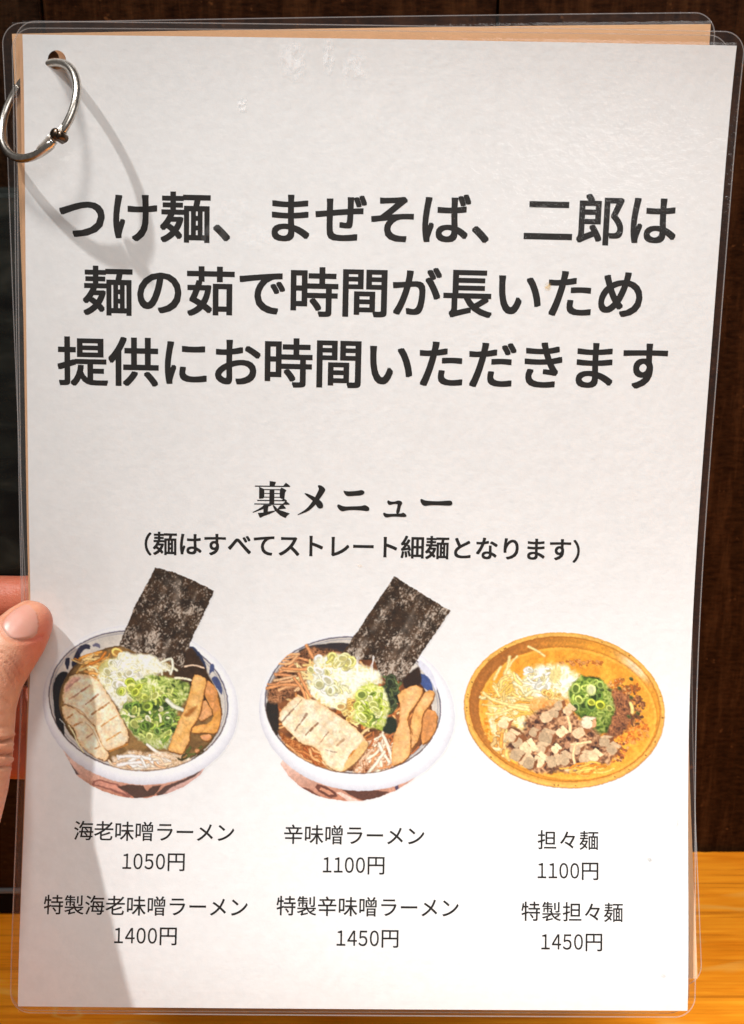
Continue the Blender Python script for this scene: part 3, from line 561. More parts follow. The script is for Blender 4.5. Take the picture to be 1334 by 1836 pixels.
def picture_three():
    C = Canvas(824, 1124, 1200, 1422); R = C.rng  # shallow orange bowl
    a = lambda p: Z(p, 800, 1100, 3.032); b = lambda p: Z(p, 860, 1150, 7.344); c = lambda p: Z(p, 1000, 1150, 6.67)
    sl, X, Y = C.box(C.x0, C.y0, C.x0+C.w/C.k, C.y0+C.h/C.k)
    sd, th, q = C.ellm(1012, 1273, 181, 139.5, 6, X, Y); n = C.noise(X, Y, 10, 1.); n2 = C.noise(X, Y, 3, 2., 2)
    col = np.array([236, 166, 72])/255.*(1+.16*(n-.5)+.14*(n2-.5))[..., None]
    C.put(sl, np.clip(sd/.9+.5, 0, 1), col)
    C.put(sl, np.exp(-(sd/1.3)**2)*.6*np.clip(np.sin(th)+.6, 0, 1), np.array([120, 70, 30])/255.)
    C.put(sl, np.exp(-((sd-5)/2.6)**2)*.75, np.array([250, 196, 96])/255.)
    si, ti, _ = C.ellm(1013, 1271, 172, 130, 6, X, Y)
    lf = np.clip(-(X-1000)/150-(Y-1290)/300., 0, 1)[..., None]
    w = (np.array([240, 160, 52])*(1-lf)+np.array([176, 106, 46])*lf)/255.*(1+.16*(n2-.5)+.04*np.sin(si*.55+3*n))[..., None]
    C.put(sl, np.clip(si/1.2+.5, 0, 1), w)
    C.put(sl, np.exp(-((si-1)/1.5)**2)*.55, np.array([150, 84, 26])/255.)
    g = np.exp(-(((X-1141)*.62+(Y-1196)*-.78)/11)**2-(((X-1141)*.78+(Y-1196)*.62)/34)**2)*np.clip(si/4, 0, 1)   # print of the glazed pale patch
    C.put(sl, np.clip(g*1.15, 0, .9), np.array([252, 226, 184])/255.)
    s2, t2, _ = C.ellm(1018, 1279, 160, 118, 7, X, Y)
    t = np.clip(n*1.8-.4, 0, 1)[..., None]
    so = (np.array([252, 178, 62])*(1-t)+np.array([242, 152, 46])*t)/255.*(1+.07*(n2-.5))[..., None]
    C.put(sl, np.clip(s2/1.5+.5, 0, 1), so)
    C.put(sl, np.exp(-((s2-2.5)/2.)**2)*.5, np.array([255, 196, 84])/255.); C.put(sl, np.exp(-((s2+1.2)/1.3)**2)*.45, np.array([190, 108, 34])/255.)
    C.put(sl, np.exp(-((s2+9)/1.2)**2)*.4*np.clip(np.cos(ti-.3), 0, 1), np.array([206, 124, 40])/255.)
    for _ in range(26):
        tt = R.rand()*6.283; x = 1012+176*math.cos(tt); y = 1273+135*math.sin(tt)+6*math.cos(tt); C.strand([(x, y), (x+1, y+.4)], 1.2+1.4*R.rand(), (120, 72, 30), .9, a=.8)
    # minced meat and spice flecks on the right
    for cx, cy, rx, ry, nn, cl in ((1125, 1270, 30, 34, 300, [(120, 72, 44), (92, 58, 40), (168, 102, 58), (206, 134, 76)]), (1115, 1232, 32, 14, 110, [(206, 110, 40), (184, 86, 30), (236, 170, 96), (150, 90, 46)]), (1120, 1310, 46, 24, 160, [(226, 120, 44), (206, 98, 34), (240, 160, 80)]),
                                   (1100, 1345, 26, 22, 120, [(222, 120, 56), (170, 88, 44), (240, 170, 110), (130, 72, 44)]), (1040, 1188, 40, 5, 50, [(190, 100, 40), (226, 150, 80)]), (880, 1300, 14, 26, 70, [(230, 130, 30), (246, 180, 84)])):
        for _ in range(nn):
            t = R.rand()*6.283; r = math.sqrt(R.rand()); x = cx+rx*r*math.cos(t); y = cy+ry*r*math.sin(t)
            C.strand([(x, y), (x+2.5*R.rand(), y+2*R.randn()*.6)], 2.4+2.6*R.rand(), np.array(cl[R.randint(len(cl))]), .75, a=.85)
    C.fluff(Z([(940, 430), (1020, 430), (1070, 500), (1090, 600), (1020, 690), (930, 720), (890, 640), (960, 560)], 816, 1112, 3.386), [(70, 44, 34), (110, 68, 48), (160, 98, 62), (214, 140, 84)], 4.5, 8, 6, 14., 1., 0., .3)
    C.clip = np.clip(s2+2.5, 0, 1)
    # sprouts
    z3 = lambda p: Z(p, 816, 1112, 3.386)
    C.fluff(z3([(190, 560), (240, 400), (330, 300), (420, 420), (520, 460), (620, 480), (560, 560), (460, 620), (420, 700), (330, 760), (300, 860), (400, 900), (320, 900), (230, 720)]), [(238, 150, 40), (246, 178, 76), (250, 204, 120), (254, 226, 166), (255, 240, 200)], 6., 5, 4, 4., 1.3, .04, .1)
    jitter_strands(C, 46, 915, 1262, 44, 34, 34, 4.8, [(250, 206, 116), (246, 188, 84), (252, 222, 152), (236, 166, 66)], 15, 45)
    jitter_strands(C, 12, 905, 1228, 16, 16, 28, 5, [(250, 210, 124), (246, 190, 90)], -62, 20); C.clip = np.clip(si-6, 0, 1)
    for p, w_ in (([(395, 200), (380, 300), (330, 420)], 6), ([(495, 190), (440, 250), (390, 330)], 4), ([(280, 330), (240, 400), (190, 500)], 5), ([(640, 65), (740, 110), (850, 190)], 4.5), ([(50, 680), (160, 760), (330, 820), (480, 850)], 6), ([(480, 840), (560, 850), (640, 870)], 6), ([(200, 960), (300, 930), (420, 890)], 5), ([(390, 850), (520, 880), (650, 905)], 6), ([(180, 590), (220, 650), (260, 720)], 5)): C.strand(b(p), w_, (254, 216, 140), .75)
    jitter_strands(C, 26, 900, 1330, 24, 34, 22, 7, [(250, 204, 130), (246, 186, 104), (240, 160, 72), (252, 220, 160)], -60, 40)
    # white leek mound
    C.poly(b([(560, 500), (600, 420), (700, 380), (780, 300), (880, 320), (960, 290), (1060, 330), (1180, 320), (1290, 460), (1220, 560), (1180, 800), (1000, 700), (760, 660), (600, 680), (520, 600)]), (252, 222, 150), 9, 7, .08, col2=(248, 200, 110))
    C.fluff(z3([(370, 420), (430, 320), (520, 275), (620, 260), (720, 305), (770, 350), (700, 420), (720, 500), (600, 480), (500, 460), (420, 450)]), [(240, 176, 84), (248, 208, 124), (250, 230, 164), (253, 244, 206), (255, 253, 240)], 7., 9, 8, 11., 1., .06, .1)
    jitter_strands(C, 26, 955, 1228, 34, 20, 26, 5, [(253, 236, 180), (250, 214, 130), (255, 248, 224)], 20, 60)
    onions(C, 22, 975, 1215, 40, 18, 8.5, [((252, 246, 226), (246, 236, 200)), ((250, 234, 176), (240, 214, 140)), ((255, 250, 238), (250, 242, 220))], 5)
    C.poly(b([(720, 420), (800, 330), (860, 360), (830, 460)]), (255, 252, 240), 7, 4); C.poly(b([(1060, 560), (1200, 440), (1250, 480), (1120, 600)]), (255, 252, 240), 6, 3); C.poly(b([(930, 360), (1060, 340), (1080, 440), (990, 570), (920, 480)]), (246, 222, 146), 3, 2)
    C.fluff(z3([(460, 480), (600, 450), (720, 500), (640, 520), (540, 560), (460, 540)]), [(226, 130, 50), (240, 164, 86), (250, 200, 130)], 5., 5, 3, 12.)
    onions(C, 16, 985, 1248, 30, 10, 6.5, [((248, 196, 110), (236, 160, 70)), ((250, 216, 140), (240, 186, 96))], 5)
    # green onions
    C.poly(a([(700, 420), (760, 350), (860, 380), (900, 450), (905, 560), (880, 640), (800, 670), (760, 600), (680, 520)]), (66, 84, 34), 4, 2, .3)
    C.fluff(z3([(690, 420), (760, 330), (880, 350), (950, 420), (970, 540), (920, 680), (860, 700), (790, 590), (700, 540)]), [(36, 48, 24), (66, 88, 34), (104, 130, 46), (160, 178, 74), (206, 214, 120)], 7., 4, 3, 13., 1., -.02, .5)
    onions(C, 40, 1062, 1252, 32, 28, 9., [((128, 158, 54), (78, 102, 36)), ((96, 124, 46), (54, 72, 28)), ((172, 192, 84), (120, 140, 50)), ((200, 214, 110), (160, 176, 70)), ((74, 96, 40), (40, 56, 24))], 60)
    for x, y, r, cl, inn in ((215, 565, 10.5, (176, 194, 90), (92, 116, 40)), (400, 580, 11, (214, 222, 132), (236, 236, 180)), (255, 700, 9, (190, 206, 96), (120, 140, 50)), (215, 790, 9, (128, 150, 70), (50, 66, 30)), (400, 760, 13, (120, 150, 60), (64, 84, 34)), (510, 760, 9.5, (214, 216, 60), (110, 124, 30)), (405, 730, 7.5, (214, 216, 70), (150, 160, 40)), (620, 800, 7, (190, 196, 90), (130, 140, 60)), (510, 520, 8, (160, 180, 84), (96, 116, 44))):
        C.onion(*c([(x, y)])[0], r, cl, inn, .85, R.rand()*90, .34)
    for x, y in ((880, 670), (960, 860), (850, 900), (740, 560), (620, 580), (880, 450)): C.onion(*c([(x, y)])[0], 4.5, (96, 96, 48), (70, 64, 34), .7, 40)
    C.strand(c([(870, 740), (890, 790), (895, 850)]), 7, (250, 214, 130))
    # dark gaps then diced pork
    C.fluff(a([(440, 560), (520, 520), (620, 500), (720, 560), (860, 680), (930, 740), (880, 820), (700, 860), (480, 870), (400, 820), (330, 720), (420, 660)]), [(50, 34, 30), (88, 56, 44), (140, 92, 62), (206, 150, 104), (240, 190, 140)], 7., 7, 5, 15., 1., -.06, .1)
    C.poly(a([(340, 600), (420, 640), (460, 720), (420, 700), (330, 640)]), (120, 74, 46), 4, 2)
    for _ in range(22):
        t = R.rand()*6.283; r = math.sqrt(R.rand()); x = 995+60*r*math.cos(t); y = 1335+36*r*math.sin(t)
        C.cube(x, y, 3.5+2.5*R.rand(), R.rand()*90, (190, 136, 98), (112, 72, 52))
    L = (255, 214, 164); S = (172, 104, 62)
    for x, y, r, dg in ((545, 565, 9, -20), (585, 545, 7, 10), (540, 675, 10, 15), (510, 735, 8, 20), (430, 735, 10, 60), (385, 700, 8, -40), (350, 670, 8, 30), (310, 600, 8, 20), (500, 805, 9, 40), (570, 805, 9, 70), (635, 795, 9, 35), (620, 650, 7, 45), (760, 600, 9, 5), (720, 650, 9, -30), (700, 740, 8, 20), (760, 790, 10, 10), (800, 780, 8, 40), (860, 700, 8, 5), (900, 740, 8, 30), (410, 790, 9, 50), (375, 775, 8, 30), (445, 820, 8, 10), (660, 530, 7, 40), (610, 500, 6, -15), (470, 650, 6, 20), (590, 740, 6, 40)):
        k = .74+.32*R.rand(); C.cube(*a([(x, y)])[0], r*1.18, dg, np.array(L)*k, np.array(S)*k)
    C.cube(*a([(765, 600)])[0], 9.5, 4, (255, 226, 190), (236, 170, 120))
    for p, w_ in (([(680, 710), (730, 705), (785, 698)], 5), ([(660, 560), (672, 600), (675, 640)], 6), ([(650, 850), (700, 842), (750, 825)], 6), ([(700, 715), (690, 770), (700, 820)], 5.5)): C.strand(a(p), w_, (252, 206, 150), .75)
    jitter_strands(C, 26, 1050, 1378, 40, 8, 24, 3.6, [(255, 200, 96), (252, 186, 80), (236, 140, 44)], -12, 16)
    return C

def food_pictures():
    C, X, Y, sl, si, sd, t2 = picture_one()
    rim_front(C, X, Y, sl, (250, 1264, 178, 142), (246, 1257, 163.5, 125), 8)
    return [C, picture_two(), picture_three()]

# ---------------------------------------------------------------- laminated sheets
def lines_between(a, b, step, must=()):
    n = max(1, int(round((b-a)/step))); v = sorted(set([round(a+(b-a)*i/n, 4) for i in range(n+1)]+[round(q, 4) for q in must if a < q < b]))
    out = [v[0]]
    for q in v[1:]:
        if q-out[-1] > .15 or q in [round(z, 4) for z in must]: out.append(q)
    return out
def cell_sheet(us, ss, hole, half, extent):
    """flat grid with one round hole; returns 2-D points, faces, hole loop"""
    P = []; idx = {}; F = []
    hu, hs, hr = hole
    near = lambda q, c: min(abs(q-c-half), abs(q-c+half)) < .3
    us = sorted(set([q for q in us if not near(q, hu)]+[hu-half, hu+half])); ss = sorted(set([q for q in ss if not near(q, hs)]+[hs-half, hs+half]))
    def vid(i, j):
        if (i, j) not in idx:
            s = ss[j]; a, b = extent(s); u = us[i]; lo, hi = us[0], us[-1]
            if u < 0 and a > lo: u = u*a/lo
            elif u > 0 and b < hi and u > hi-14: u = hi-14+(u-hi+14)*(b-hi+14)/14.
            idx[i, j] = len(P); P.append((u, s))
        return idx[i, j]
    for j in range(len(ss)-1):
        for i in range(len(us)-1):
            if abs((us[i]+us[i+1])/2-hu) < half and abs((ss[j]+ss[j+1])/2-hs) < half: continue
            F.append((vid(i, j), vid(i, j+1), vid(i+1, j+1), vid(i+1, j)))
    n = 48; loops = []
    for k, f in enumerate((1., .5, 0.)):
        loop = []
        for q in range(n):
            t = 2*math.pi*(q+.5)/n; c, s_ = math.cos(t), math.sin(t); g = half/max(abs(c), abs(s_)); r = hr+(g-hr)*f
            loop.append(len(P)); P.append((hu+r*c, hs+r*s_))
        loops.append(loop)
    # the square's own corners
    for k in range(2):
        A, B = loops[k], loops[k+1]
        for q in range(n): F.append((A[q], B[q], B[(q+1) % n], A[(q+1) % n]))
    corners = {5: (1, 1), 17: (-1, 1), 29: (-1, -1), 41: (1, -1)}
    for q, (a, b) in corners.items():
        c = len(P); P.append((hu+a*half, hs+b*half)); F.append((loops[0][q], loops[0][(q+1) % n], c)[::1])
    return np.array(P), F, loops[-1]

class Sheet:
    def __init__(s, u0, s0, deg, depth, deg2=None, k=1., kv=1.): s.kv = kv; s.u0, s.s0, s.a, s.d, s.b, s.k = u0, s0, R(deg), depth, R(deg if deg2 is None else deg2), k
    def A(s, u, v):                            # own coordinates (0..210, 0..297) -> coordinates of the front sheet
        return s.u0+u*math.cos(s.a)*s.k+v*math.sin(s.b)*s.kv, s.s0-u*math.sin(s.a)+v*math.cos(s.b)*s.kv
    def pos(s, u, v, d=0.): a, b = s.A(np.asarray(u, float), np.asarray(v, float)); return surf(a, b, np.asarray(d, float)+s.d*(1-.73*np.clip(np.asarray(v, float)/297, 0, 1)))

def laminated(root, sh, mat, hole, mg, rad=6.5):
    ml, mr, mt, mb = mg; hu, hs, hr = hole
    # paper: thin closed slab with its hole
    us = lines_between(0, 210, 2.6); ss = lines_between(0, 297, 2.6)
    P, F, loop = cell_sheet(us, ss, (hu, hs, hr), 4.6, lambda v: (0, 210))
    t = .06; n = len(P); V = np.concatenate([sh.pos(P[:, 0], P[:, 1], t), sh.pos(P[:, 0], P[:, 1], -t)])
    FF = list(F)+[tuple(n+q for q in f[::-1]) for f in F]
    edge = {}
    for f in F:
        for a, b in zip(f, f[1:]+f[:1]): edge[a, b] = 1
    for (a, b) in edge:
        if (b, a) not in edge: FF.append((b, a, n+a, n+b))
    mesh('paper', V, FF, mat, root, smooth=False)
    # film pouch: front and back skin, pressed together round the paper
    def extent(v):
        a, b = -ml, 210+mr; top, bot = -mt, 297+mb
        for e in ((v-top), (bot-v)):
            if e < rad:
                k = rad-math.sqrt(max(0, rad*rad-(rad-e)**2)); a = max(a, -ml+k); b = min(b, 210+mr-k)
        return a, b
    us = lines_between(-ml, 210+mr, 2.6, (-.9, -.2, .3, 209.7, 210.2, 210.9))
    ss = lines_between(-mt, 297+mb, 2.6, (-mt+.25, -mt+.7, -mt+1.3, -mt+2.2, -mt+3.4, -.9, -.2, .3, 296.7, 297.2, 297.9, 297+mb-.25, 297+mb-.7, 297+mb-1.3, 297+mb-3.4))
    P, F, loop = cell_sheet(us, ss, (hu, hs, hr-.35), 4.2, extent)
    u, v = P[:, 0], P[:, 1]
    dd = np.maximum(np.maximum(-u, u-210), np.maximum(-v, v-297)); k = np.clip((dd+.1)/1.1, 0, 1); k = k*k*(3-2*k)
    off = .17*(1-k)+.08*k
    V = np.concatenate([sh.pos(u, v, off), sh.pos(u, v, -off)]); n = len(P)
    mesh('film', V, list(F)+[tuple(n+q for q in f[::-1]) for f in F], M_FILM, root)
    # cut edge of the pouch
    Q = []
    for v in np.arange(0, 1.0001, 1/60.): Q.append((extent(-mt+rad+(297+mb+mt-2*rad)*v)[0], -mt+rad+(297+mb+mt-2*rad)*v))
    def arc(cx, cy, a0): return [(cx+rad*math.cos(a0-i*math.pi/24), cy+rad*math.sin(a0-i*math.pi/24)) for i in range(1, 12)]
    Q += arc(-ml+rad, 297+mb-rad, math.pi)
    Q += [(-ml+rad+(210+ml+mr-2*rad)*k/40, 297+mb) for k in range(41)]
    Q += arc(210+mr-rad, 297+mb-rad, math.pi/2)
    Q += [(210+mr, 297+mb-rad-(297+mb+mt-2*rad)*k/60) for k in range(61)]
    Q += arc(210+mr-rad, -mt+rad, 0)
    Q += [(210+mr-rad-(210+ml+mr-2*rad)*k/40, -mt) for k in range(41)]
    Q += arc(-ml+rad, -mt+rad, -math.pi/2)
    Q = np.array(Q); T = np.roll(Q, -1, 0)-np.roll(Q, 1, 0); T /= np.linalg.norm(T, axis=1)[:, None]; Nn = np.stack([-T[:, 1], T[:, 0]], 1)
    c = np.array([105., 148.5]); sg = np.sign(((c-Q)*Nn).sum(1))[:, None]; I = Q+Nn*sg*.30
    n = len(Q); V = np.concatenate([sh.pos(Q[:, 0], Q[:, 1], .085), sh.pos(I[:, 0], I[:, 1], .095), sh.pos(I[:, 0], I[:, 1], -.095), sh.pos(Q[:, 0], Q[:, 1], -.085)]); FF = []
    for i in range(n):
        j = (i+1) % n
        for a in range(4): b = (a+1) % 4; FF.append((a*n+i, a*n+j, b*n+j, b*n+i))
    mesh('cut_edge', V, FF, M_RIM, root, smooth=False)

base = surf(0., 297., 0.)
SA, SB, SC = Sheet(-105., 0., 0., 0.), Sheet(-107.0, 1.1, .15, -3.0, .35, .993, .995), Sheet(-110.2, -1.2, 1.35, -6.2, 2.0, .993, .989)
HOLE_A = (-94.9, 7.1); HOLE_B = (-97.6, 6.3); HOLE_C = (-98.6, 5.4)
def own(sh, p):
    M = np.array([[math.cos(sh.a)*sh.k, math.sin(sh.b)*sh.kv], [-math.sin(sh.a), math.cos(sh.b)*sh.kv]]); return tuple(np.linalg.solve(M, np.array([p[0]-sh.u0, p[1]-sh.s0])))
menu = empty('laminated_menu', base, 'white laminated ramen menu sheet with black lettering and three bowl pictures, front of the stack', 'menu', 'laminated menus on the ring')
laminated(menu, SA, M_PAPER, (*own(SA, HOLE_A), 2.75), (2.45, 2.45, 3.9, 2.2))
menu_b = empty('laminated_menu', surf(0., 297., -3.), 'peach laminated menu sheet directly behind the white one, a thin inner strip at left', 'menu', 'laminated menus on the ring')
laminated(menu_b, SB, M_PEACH, (*own(SB, HOLE_B), 2.6), (2.4, 2.4, 3.6, 2.2))
menu_c = empty('laminated_menu', surf(0., 297., -6.), 'rearmost peach laminated menu sheet, turned so its top corner and lower right edge show', 'menu', 'laminated menus on the ring')
laminated(menu_c, SC, M_PEACH2, (*own(SC, HOLE_C), 2.7), (3.2, 1.5, 3.3, 2.2))

# ---------------------------------------------------------------- lettering
_glyph = {}
def glyph(txt, off):
    if (txt, off) in _glyph: return _glyph[txt, off]
    cu = bpy.data.curves.new('lettering', 'FONT'); cu.body = txt; cu.size = 1; cu.offset = off; cu.resolution_u = 4; cu.fill_mode = 'FRONT'
    o = bpy.data.objects.new('lettering', cu); scene.collection.objects.link(o)
    me = o.evaluated_get(bpy.context.evaluated_depsgraph_get()).to_mesh()
    V = np.array([v.co[:2] for v in me.vertices]).reshape(-1, 2); F = [tuple(p.vertices) for p in me.polygons]
    o.evaluated_get(bpy.context.evaluated_depsgraph_get()).to_mesh_clear()
    bpy.data.objects.remove(o); bpy.data.curves.remove(cu)
    _glyph[txt, off] = (V, F); return V, F
_a = glyph('二', 0.)[0]; _b = glyph('二二', 0.)[0]; EM = (_b[:, 0].max()-_a[:, 0].max()); INK0 = _a[:, 0].mean()
_k = glyph('国', 0.)[0]; KC = ((_k[:, 0].min()+_k[:, 0].max())/2, (_k[:, 1].min()+_k[:, 1].max())/2)   # centre of the em box
def put_text(name, chars, label=None):
    """chars: (text, centre u, centre s, em mm, boldness, mode); bold strokes are the outline repeated round its own place"""
    VV = []; FF = []; DD = []
    for txt, u, s, em, off, mode in chars:
        xs = 1.
        if txt in HALF: xs = .80
        V, F = glyph(txt, 0.)
        c0 = KC[0] if mode == 'em' else (V[:, 0].min()+V[:, 0].max())/2
        X0 = u+(V[:, 0]-c0)*xs*em/EM; Y0 = s-(V[:, 1]-KC[1])*em/EM
        sh = [(0, 0)]+[(off*a, .85*off*b) for a, b in ((-1, -1), (-1, 0), (-1, 1), (0, 1), (1, 1), (1, 0), (1, -1), (0, -1))]
        for k, (a, b) in enumerate(sh):
            n = len(VV); VV += list(zip(X0+a*em, Y0+b*em)); DD += [.085+.0012*k]*len(V); FF += [tuple(n+q for q in f) for f in F]
    VV = np.array(VV); mesh(name, SA.pos(VV[:, 0]+105., VV[:, 1], np.array(DD)), FF, M_INK, menu, smooth=False, label=label)
HALF = '０１２３４５６７８９'
def price(t, u, s, em):
    w_ = [.555 if c in HALF else 1. for c in t]; tot = sum(w_); x = u-tot*em/2; out = []
    for c, q in zip(t, w_): out.append((c, x+q*em/2, s, em, SO, 'em')); x += q*em
    return out
def line(txt, p0, p1, em, off, skip=0):
    n = len(txt); return [(c, p0[0]+(p1[0]-p0[0])*i/(n-1), p0[1]+(p1[1]-p0[1])*i/(n-1), em, off, 'em') for i, c in enumerate(txt)]
BO = .0205
put_text('printed_line', line('つけ麺、まぜそば、二郎は', (-87.64, 53.0), (84.14, 50.25), 15.75, BO), 'bold first line of the notice')
put_text('printed_line', line('麺の茹で時間が長いため', (-79.94, 74.89), (76.05, 72.3), 15.6, BO), 'bold second line of the notice')
put_text('printed_line', line('提供にお時間いただきます', (-87.81, 96.41), (84.64, 93.76), 15.75, BO), 'bold third line of the notice')
put_text('printed_line', line('麺はすべてストレート細麺となります', (-62.57, 152.27), (61.49, 151.68), 7.75, .019)+[('（', -67.9, 152.5, 7.5, .016, 'ink'), ('）', 66.7, 152.2, 7.5, .016, 'ink')], 'line in brackets below the heading')
SO = .007
for a in (('海老味噌ラーメン', (-86.36, 242.87), (-42.09, 242.95)), ('特製海老味噌ラーメン', (-94.86, 265.66), (-37.28, 265.85)), ('辛味噌ラーメン', (-20.72, 243.23), (17.85, 243.38)),
          ('特製辛味噌ラーメン', (-22.48, 265.26), (29.02, 265.54)), ('担々麺', (59.74, 244.19), (73.13, 244.27)), ('特製担々麺', (54.66, 266.38), (81.04, 266.58))):
    put_text('dish_name', line(a[0], a[1], a[2], 6.42, SO))
for t, u, s in (('１０５０円', -64.2, 252.05), ('１４００円', -66.0, 274.8), ('１１００円', -1.5, 252.5), ('１４５０円', 3.3, 275.0), ('１１００円', 66.5, 253.7), ('１４５０円', 67.8, 275.7)):
    put_text('price', price(t, u, s, 6.3))
# brush-like heading drawn stroke by stroke
from mathutils.geometry import tessellate_polygon
HU = [[(195, 262), (1040, 262), (1120, 165), (1250, 265), (1240, 298), (195, 298)], [(635, 125), (810, 145), (825, 165), (790, 240), (790, 285), (635, 285)],
      [(325, 295), (480, 368), (480, 600), (450, 650), (330, 655), (325, 640)], [(450, 365), (960, 365), (960, 395), (450, 395)],
      [(990, 312), (1135, 385), (1135, 410), (1100, 460), (1080, 655), (1000, 655), (940, 620), (940, 400), (960, 350)], [(470, 480), (945, 482), (945, 508), (470, 506)], [(470, 592), (945, 592), (945, 618), (470, 618)],
      [(635, 380), (780, 380), (780, 830), (630, 830)], [(270, 688), (1000, 690), (1060, 640), (1150, 690), (1157, 722), (270, 720)],
      [(185, 795), (1040, 795), (1120, 710), (1235, 790), (1235, 825), (1040, 830), (185, 828)], [(470, 835), (600, 835), (725, 835), (600, 890), (460, 962), (150, 1075), (135, 1055), (300, 970), (430, 880)],
      [(460, 860), (605, 880), (590, 1020), (590, 1060), (460, 1080)], [(290, 1080), (460, 1065), (600, 1030), (760, 1010), (830, 1000), (820, 1020), (640, 1110), (480, 1170), (375, 1225), (350, 1215), (320, 1150)],
      [(725, 825), (790, 860), (880, 950), (960, 990), (1250, 1085), (1240, 1100), (1180, 1140), (1130, 1215), (1110, 1220), (960, 1150), (860, 1060), (790, 980), (740, 880)], [(960, 845), (1050, 828), (1130, 920), (1120, 940), (1000, 955), (900, 972), (880, 950)]]
ME = [[(135, 62), (165, 65), (200, 95), (190, 120), (150, 180), (110, 235), (60, 280), (0, 303), (-30, 313), (-28, 306), (0, 290), (50, 255), (95, 195), (130, 130), (145, 95), (135, 75)], [(20, 128), (50, 133), (110, 160), (160, 190), (182, 220), (180, 250), (155, 258), (135, 250), (115, 215), (80, 180), (45, 155)],
      [(345, 103), (358, 110), (400, 112), (470, 105), (495, 97), (520, 110), (518, 130), (490, 145), (440, 148), (400, 152), (370, 150), (350, 125)], [(298, 225), (308, 218), (350, 238), (420, 235), (500, 232), (525, 220), (560, 240), (565, 262), (550, 275), (500, 268), (420, 265), (370, 270), (335, 280), (310, 260), (296, 238)],
      [(707, 190), (718, 180), (735, 192), (770, 193), (800, 180), (830, 190), (835, 208), (822, 225), (812, 292), (780, 294), (795, 225), (795, 212), (760, 212), (730, 222), (715, 215)], [(675, 290), (688, 283), (710, 295), (780, 292), (830, 290), (845, 280), (870, 300), (873, 315), (850, 320), (780, 315), (740, 318), (705, 326), (685, 315)],
      [(980, 175), (990, 165), (1020, 180), (1080, 185), (1150, 185), (1200, 180), (1235, 178), (1250, 195), (1245, 215), (1225, 222), (1140, 218), (1060, 218), (1018, 228), (990, 208)]]
VV = []; FF = []; DD = []
for k, (P, ox, oy, sc, rnd) in enumerate([(p, 445, 855, 16.675, 0) for p in HU]+[(p, 540, 855, 4.6, 1) for p in ME]):
    P = np.array([(ox+x/sc, oy+y/sc) for x, y in P], float)
    for _ in range(2*rnd): P = np.stack([P*.75+np.roll(P, -1, 0)*.25, P*.25+np.roll(P, -1, 0)*.75], 1).reshape(-1, 2)
    Q = np.stack([-30.36+(P[:, 0]-482)/5.744, 137.44+((P[:, 1]-895)-.010*(P[:, 0]-482))/5.70], 1)
    n = len(VV); VV += [tuple(q) for q in Q]; DD += [.085+.002*k]*len(Q); FF += [tuple(n+i for i in t) for t in tessellate_polygon([[Vector((x, y, 0)) for x, y in Q]])]
VV = np.array(VV); mesh('printed_heading', SA.pos(VV[:, 0]+105, VV[:, 1], np.array(DD)), FF, M_INK, menu, smooth=False)

# ---------------------------------------------------------------- printed pictures
HM = [[5.6544524, -0.11116886, 663.80367, 0.19470558, 5.5311843, 132.23159, 8.2996316e-05, -5.3502635e-05, 1.0],
      [5.69621, -0.13861345, 672.30812, 0.20700629, 5.5735593, 128.73093, 9.9287697e-05, -3.2701762e-05, 1.0],
      [5.717661, -0.15593111, 676.51263, 0.21836914, 5.5949701, 126.40189, 0.00011491286, -2.5224016e-05, 1.0]]
def lin(c): return np.where(c <= .04045, c/12.92, ((np.maximum(c, 0)+.055)/1.055)**2.4)
def picture(C, H, label):
    c, a = C.out(); h, w_ = a.shape
    Hi = np.linalg.inv(np.array(H).reshape(3, 3)); X, Y = np.meshgrid(C.x0+np.arange(w_)+.5, C.y0+np.arange(h)+.5)
    q = np.stack([X.ravel(), Y.ravel(), np.ones(X.size)], 1)@Hi.T; us = q[:, :2]/q[:, 2:]
    keep = a.ravel() > .02; alb = np.array(PAPER_ALB)*np.clip(lin(np.maximum(c, 0)**.95)/lin(np.array([.985, .972, .955])), 0, 1.05)
    col = alb.reshape(-1, 3)*a.ravel()[:, None]+np.array(PAPER_ALB)*(1-a.ravel()[:, None])
    I = np.arange(h*w_).reshape(h, w_); f = np.stack([I[:-1, :-1], I[1:, :-1], I[1:, 1:], I[:-1, 1:]], -1).reshape(-1, 4)
    f = f[keep[f].any(1)]; used = np.unique(f); mp = np.full(h*w_, -1); mp[used] = np.arange(len(used))
    P = SA.pos(us[used, 0]+105., us[used, 1], .10)-np.array(menu.location); f = mp[f]
    me = bpy.data.meshes.new('printed_picture'); me.vertices.add(len(P)); me.vertices.foreach_set('co', P.astype('f').ravel())
    me.loops.add(f.size); me.loops.foreach_set('vertex_index', f.ravel().astype('i')); me.polygons.add(len(f))
    me.polygons.foreach_set('loop_start', (np.arange(len(f))*4).astype('i')); me.update(); me.validate()
    at = me.color_attributes.new('print', 'FLOAT_COLOR', 'POINT'); at.data.foreach_set('color', np.concatenate([col[used], np.ones((len(used), 1))], 1).astype('f').ravel())
    me.materials.append(M_PRINT); o = link(bpy.data.objects.new('printed_picture', me)); o.parent = menu; o['label'] = label
for C, H, lb in zip(food_pictures(), HM, ('picture of a blue and white bowl of dark ramen', 'picture of a blue and white bowl of red ramen', 'picture of an orange bowl of noodles with minced meat')): picture(C, H, lb)

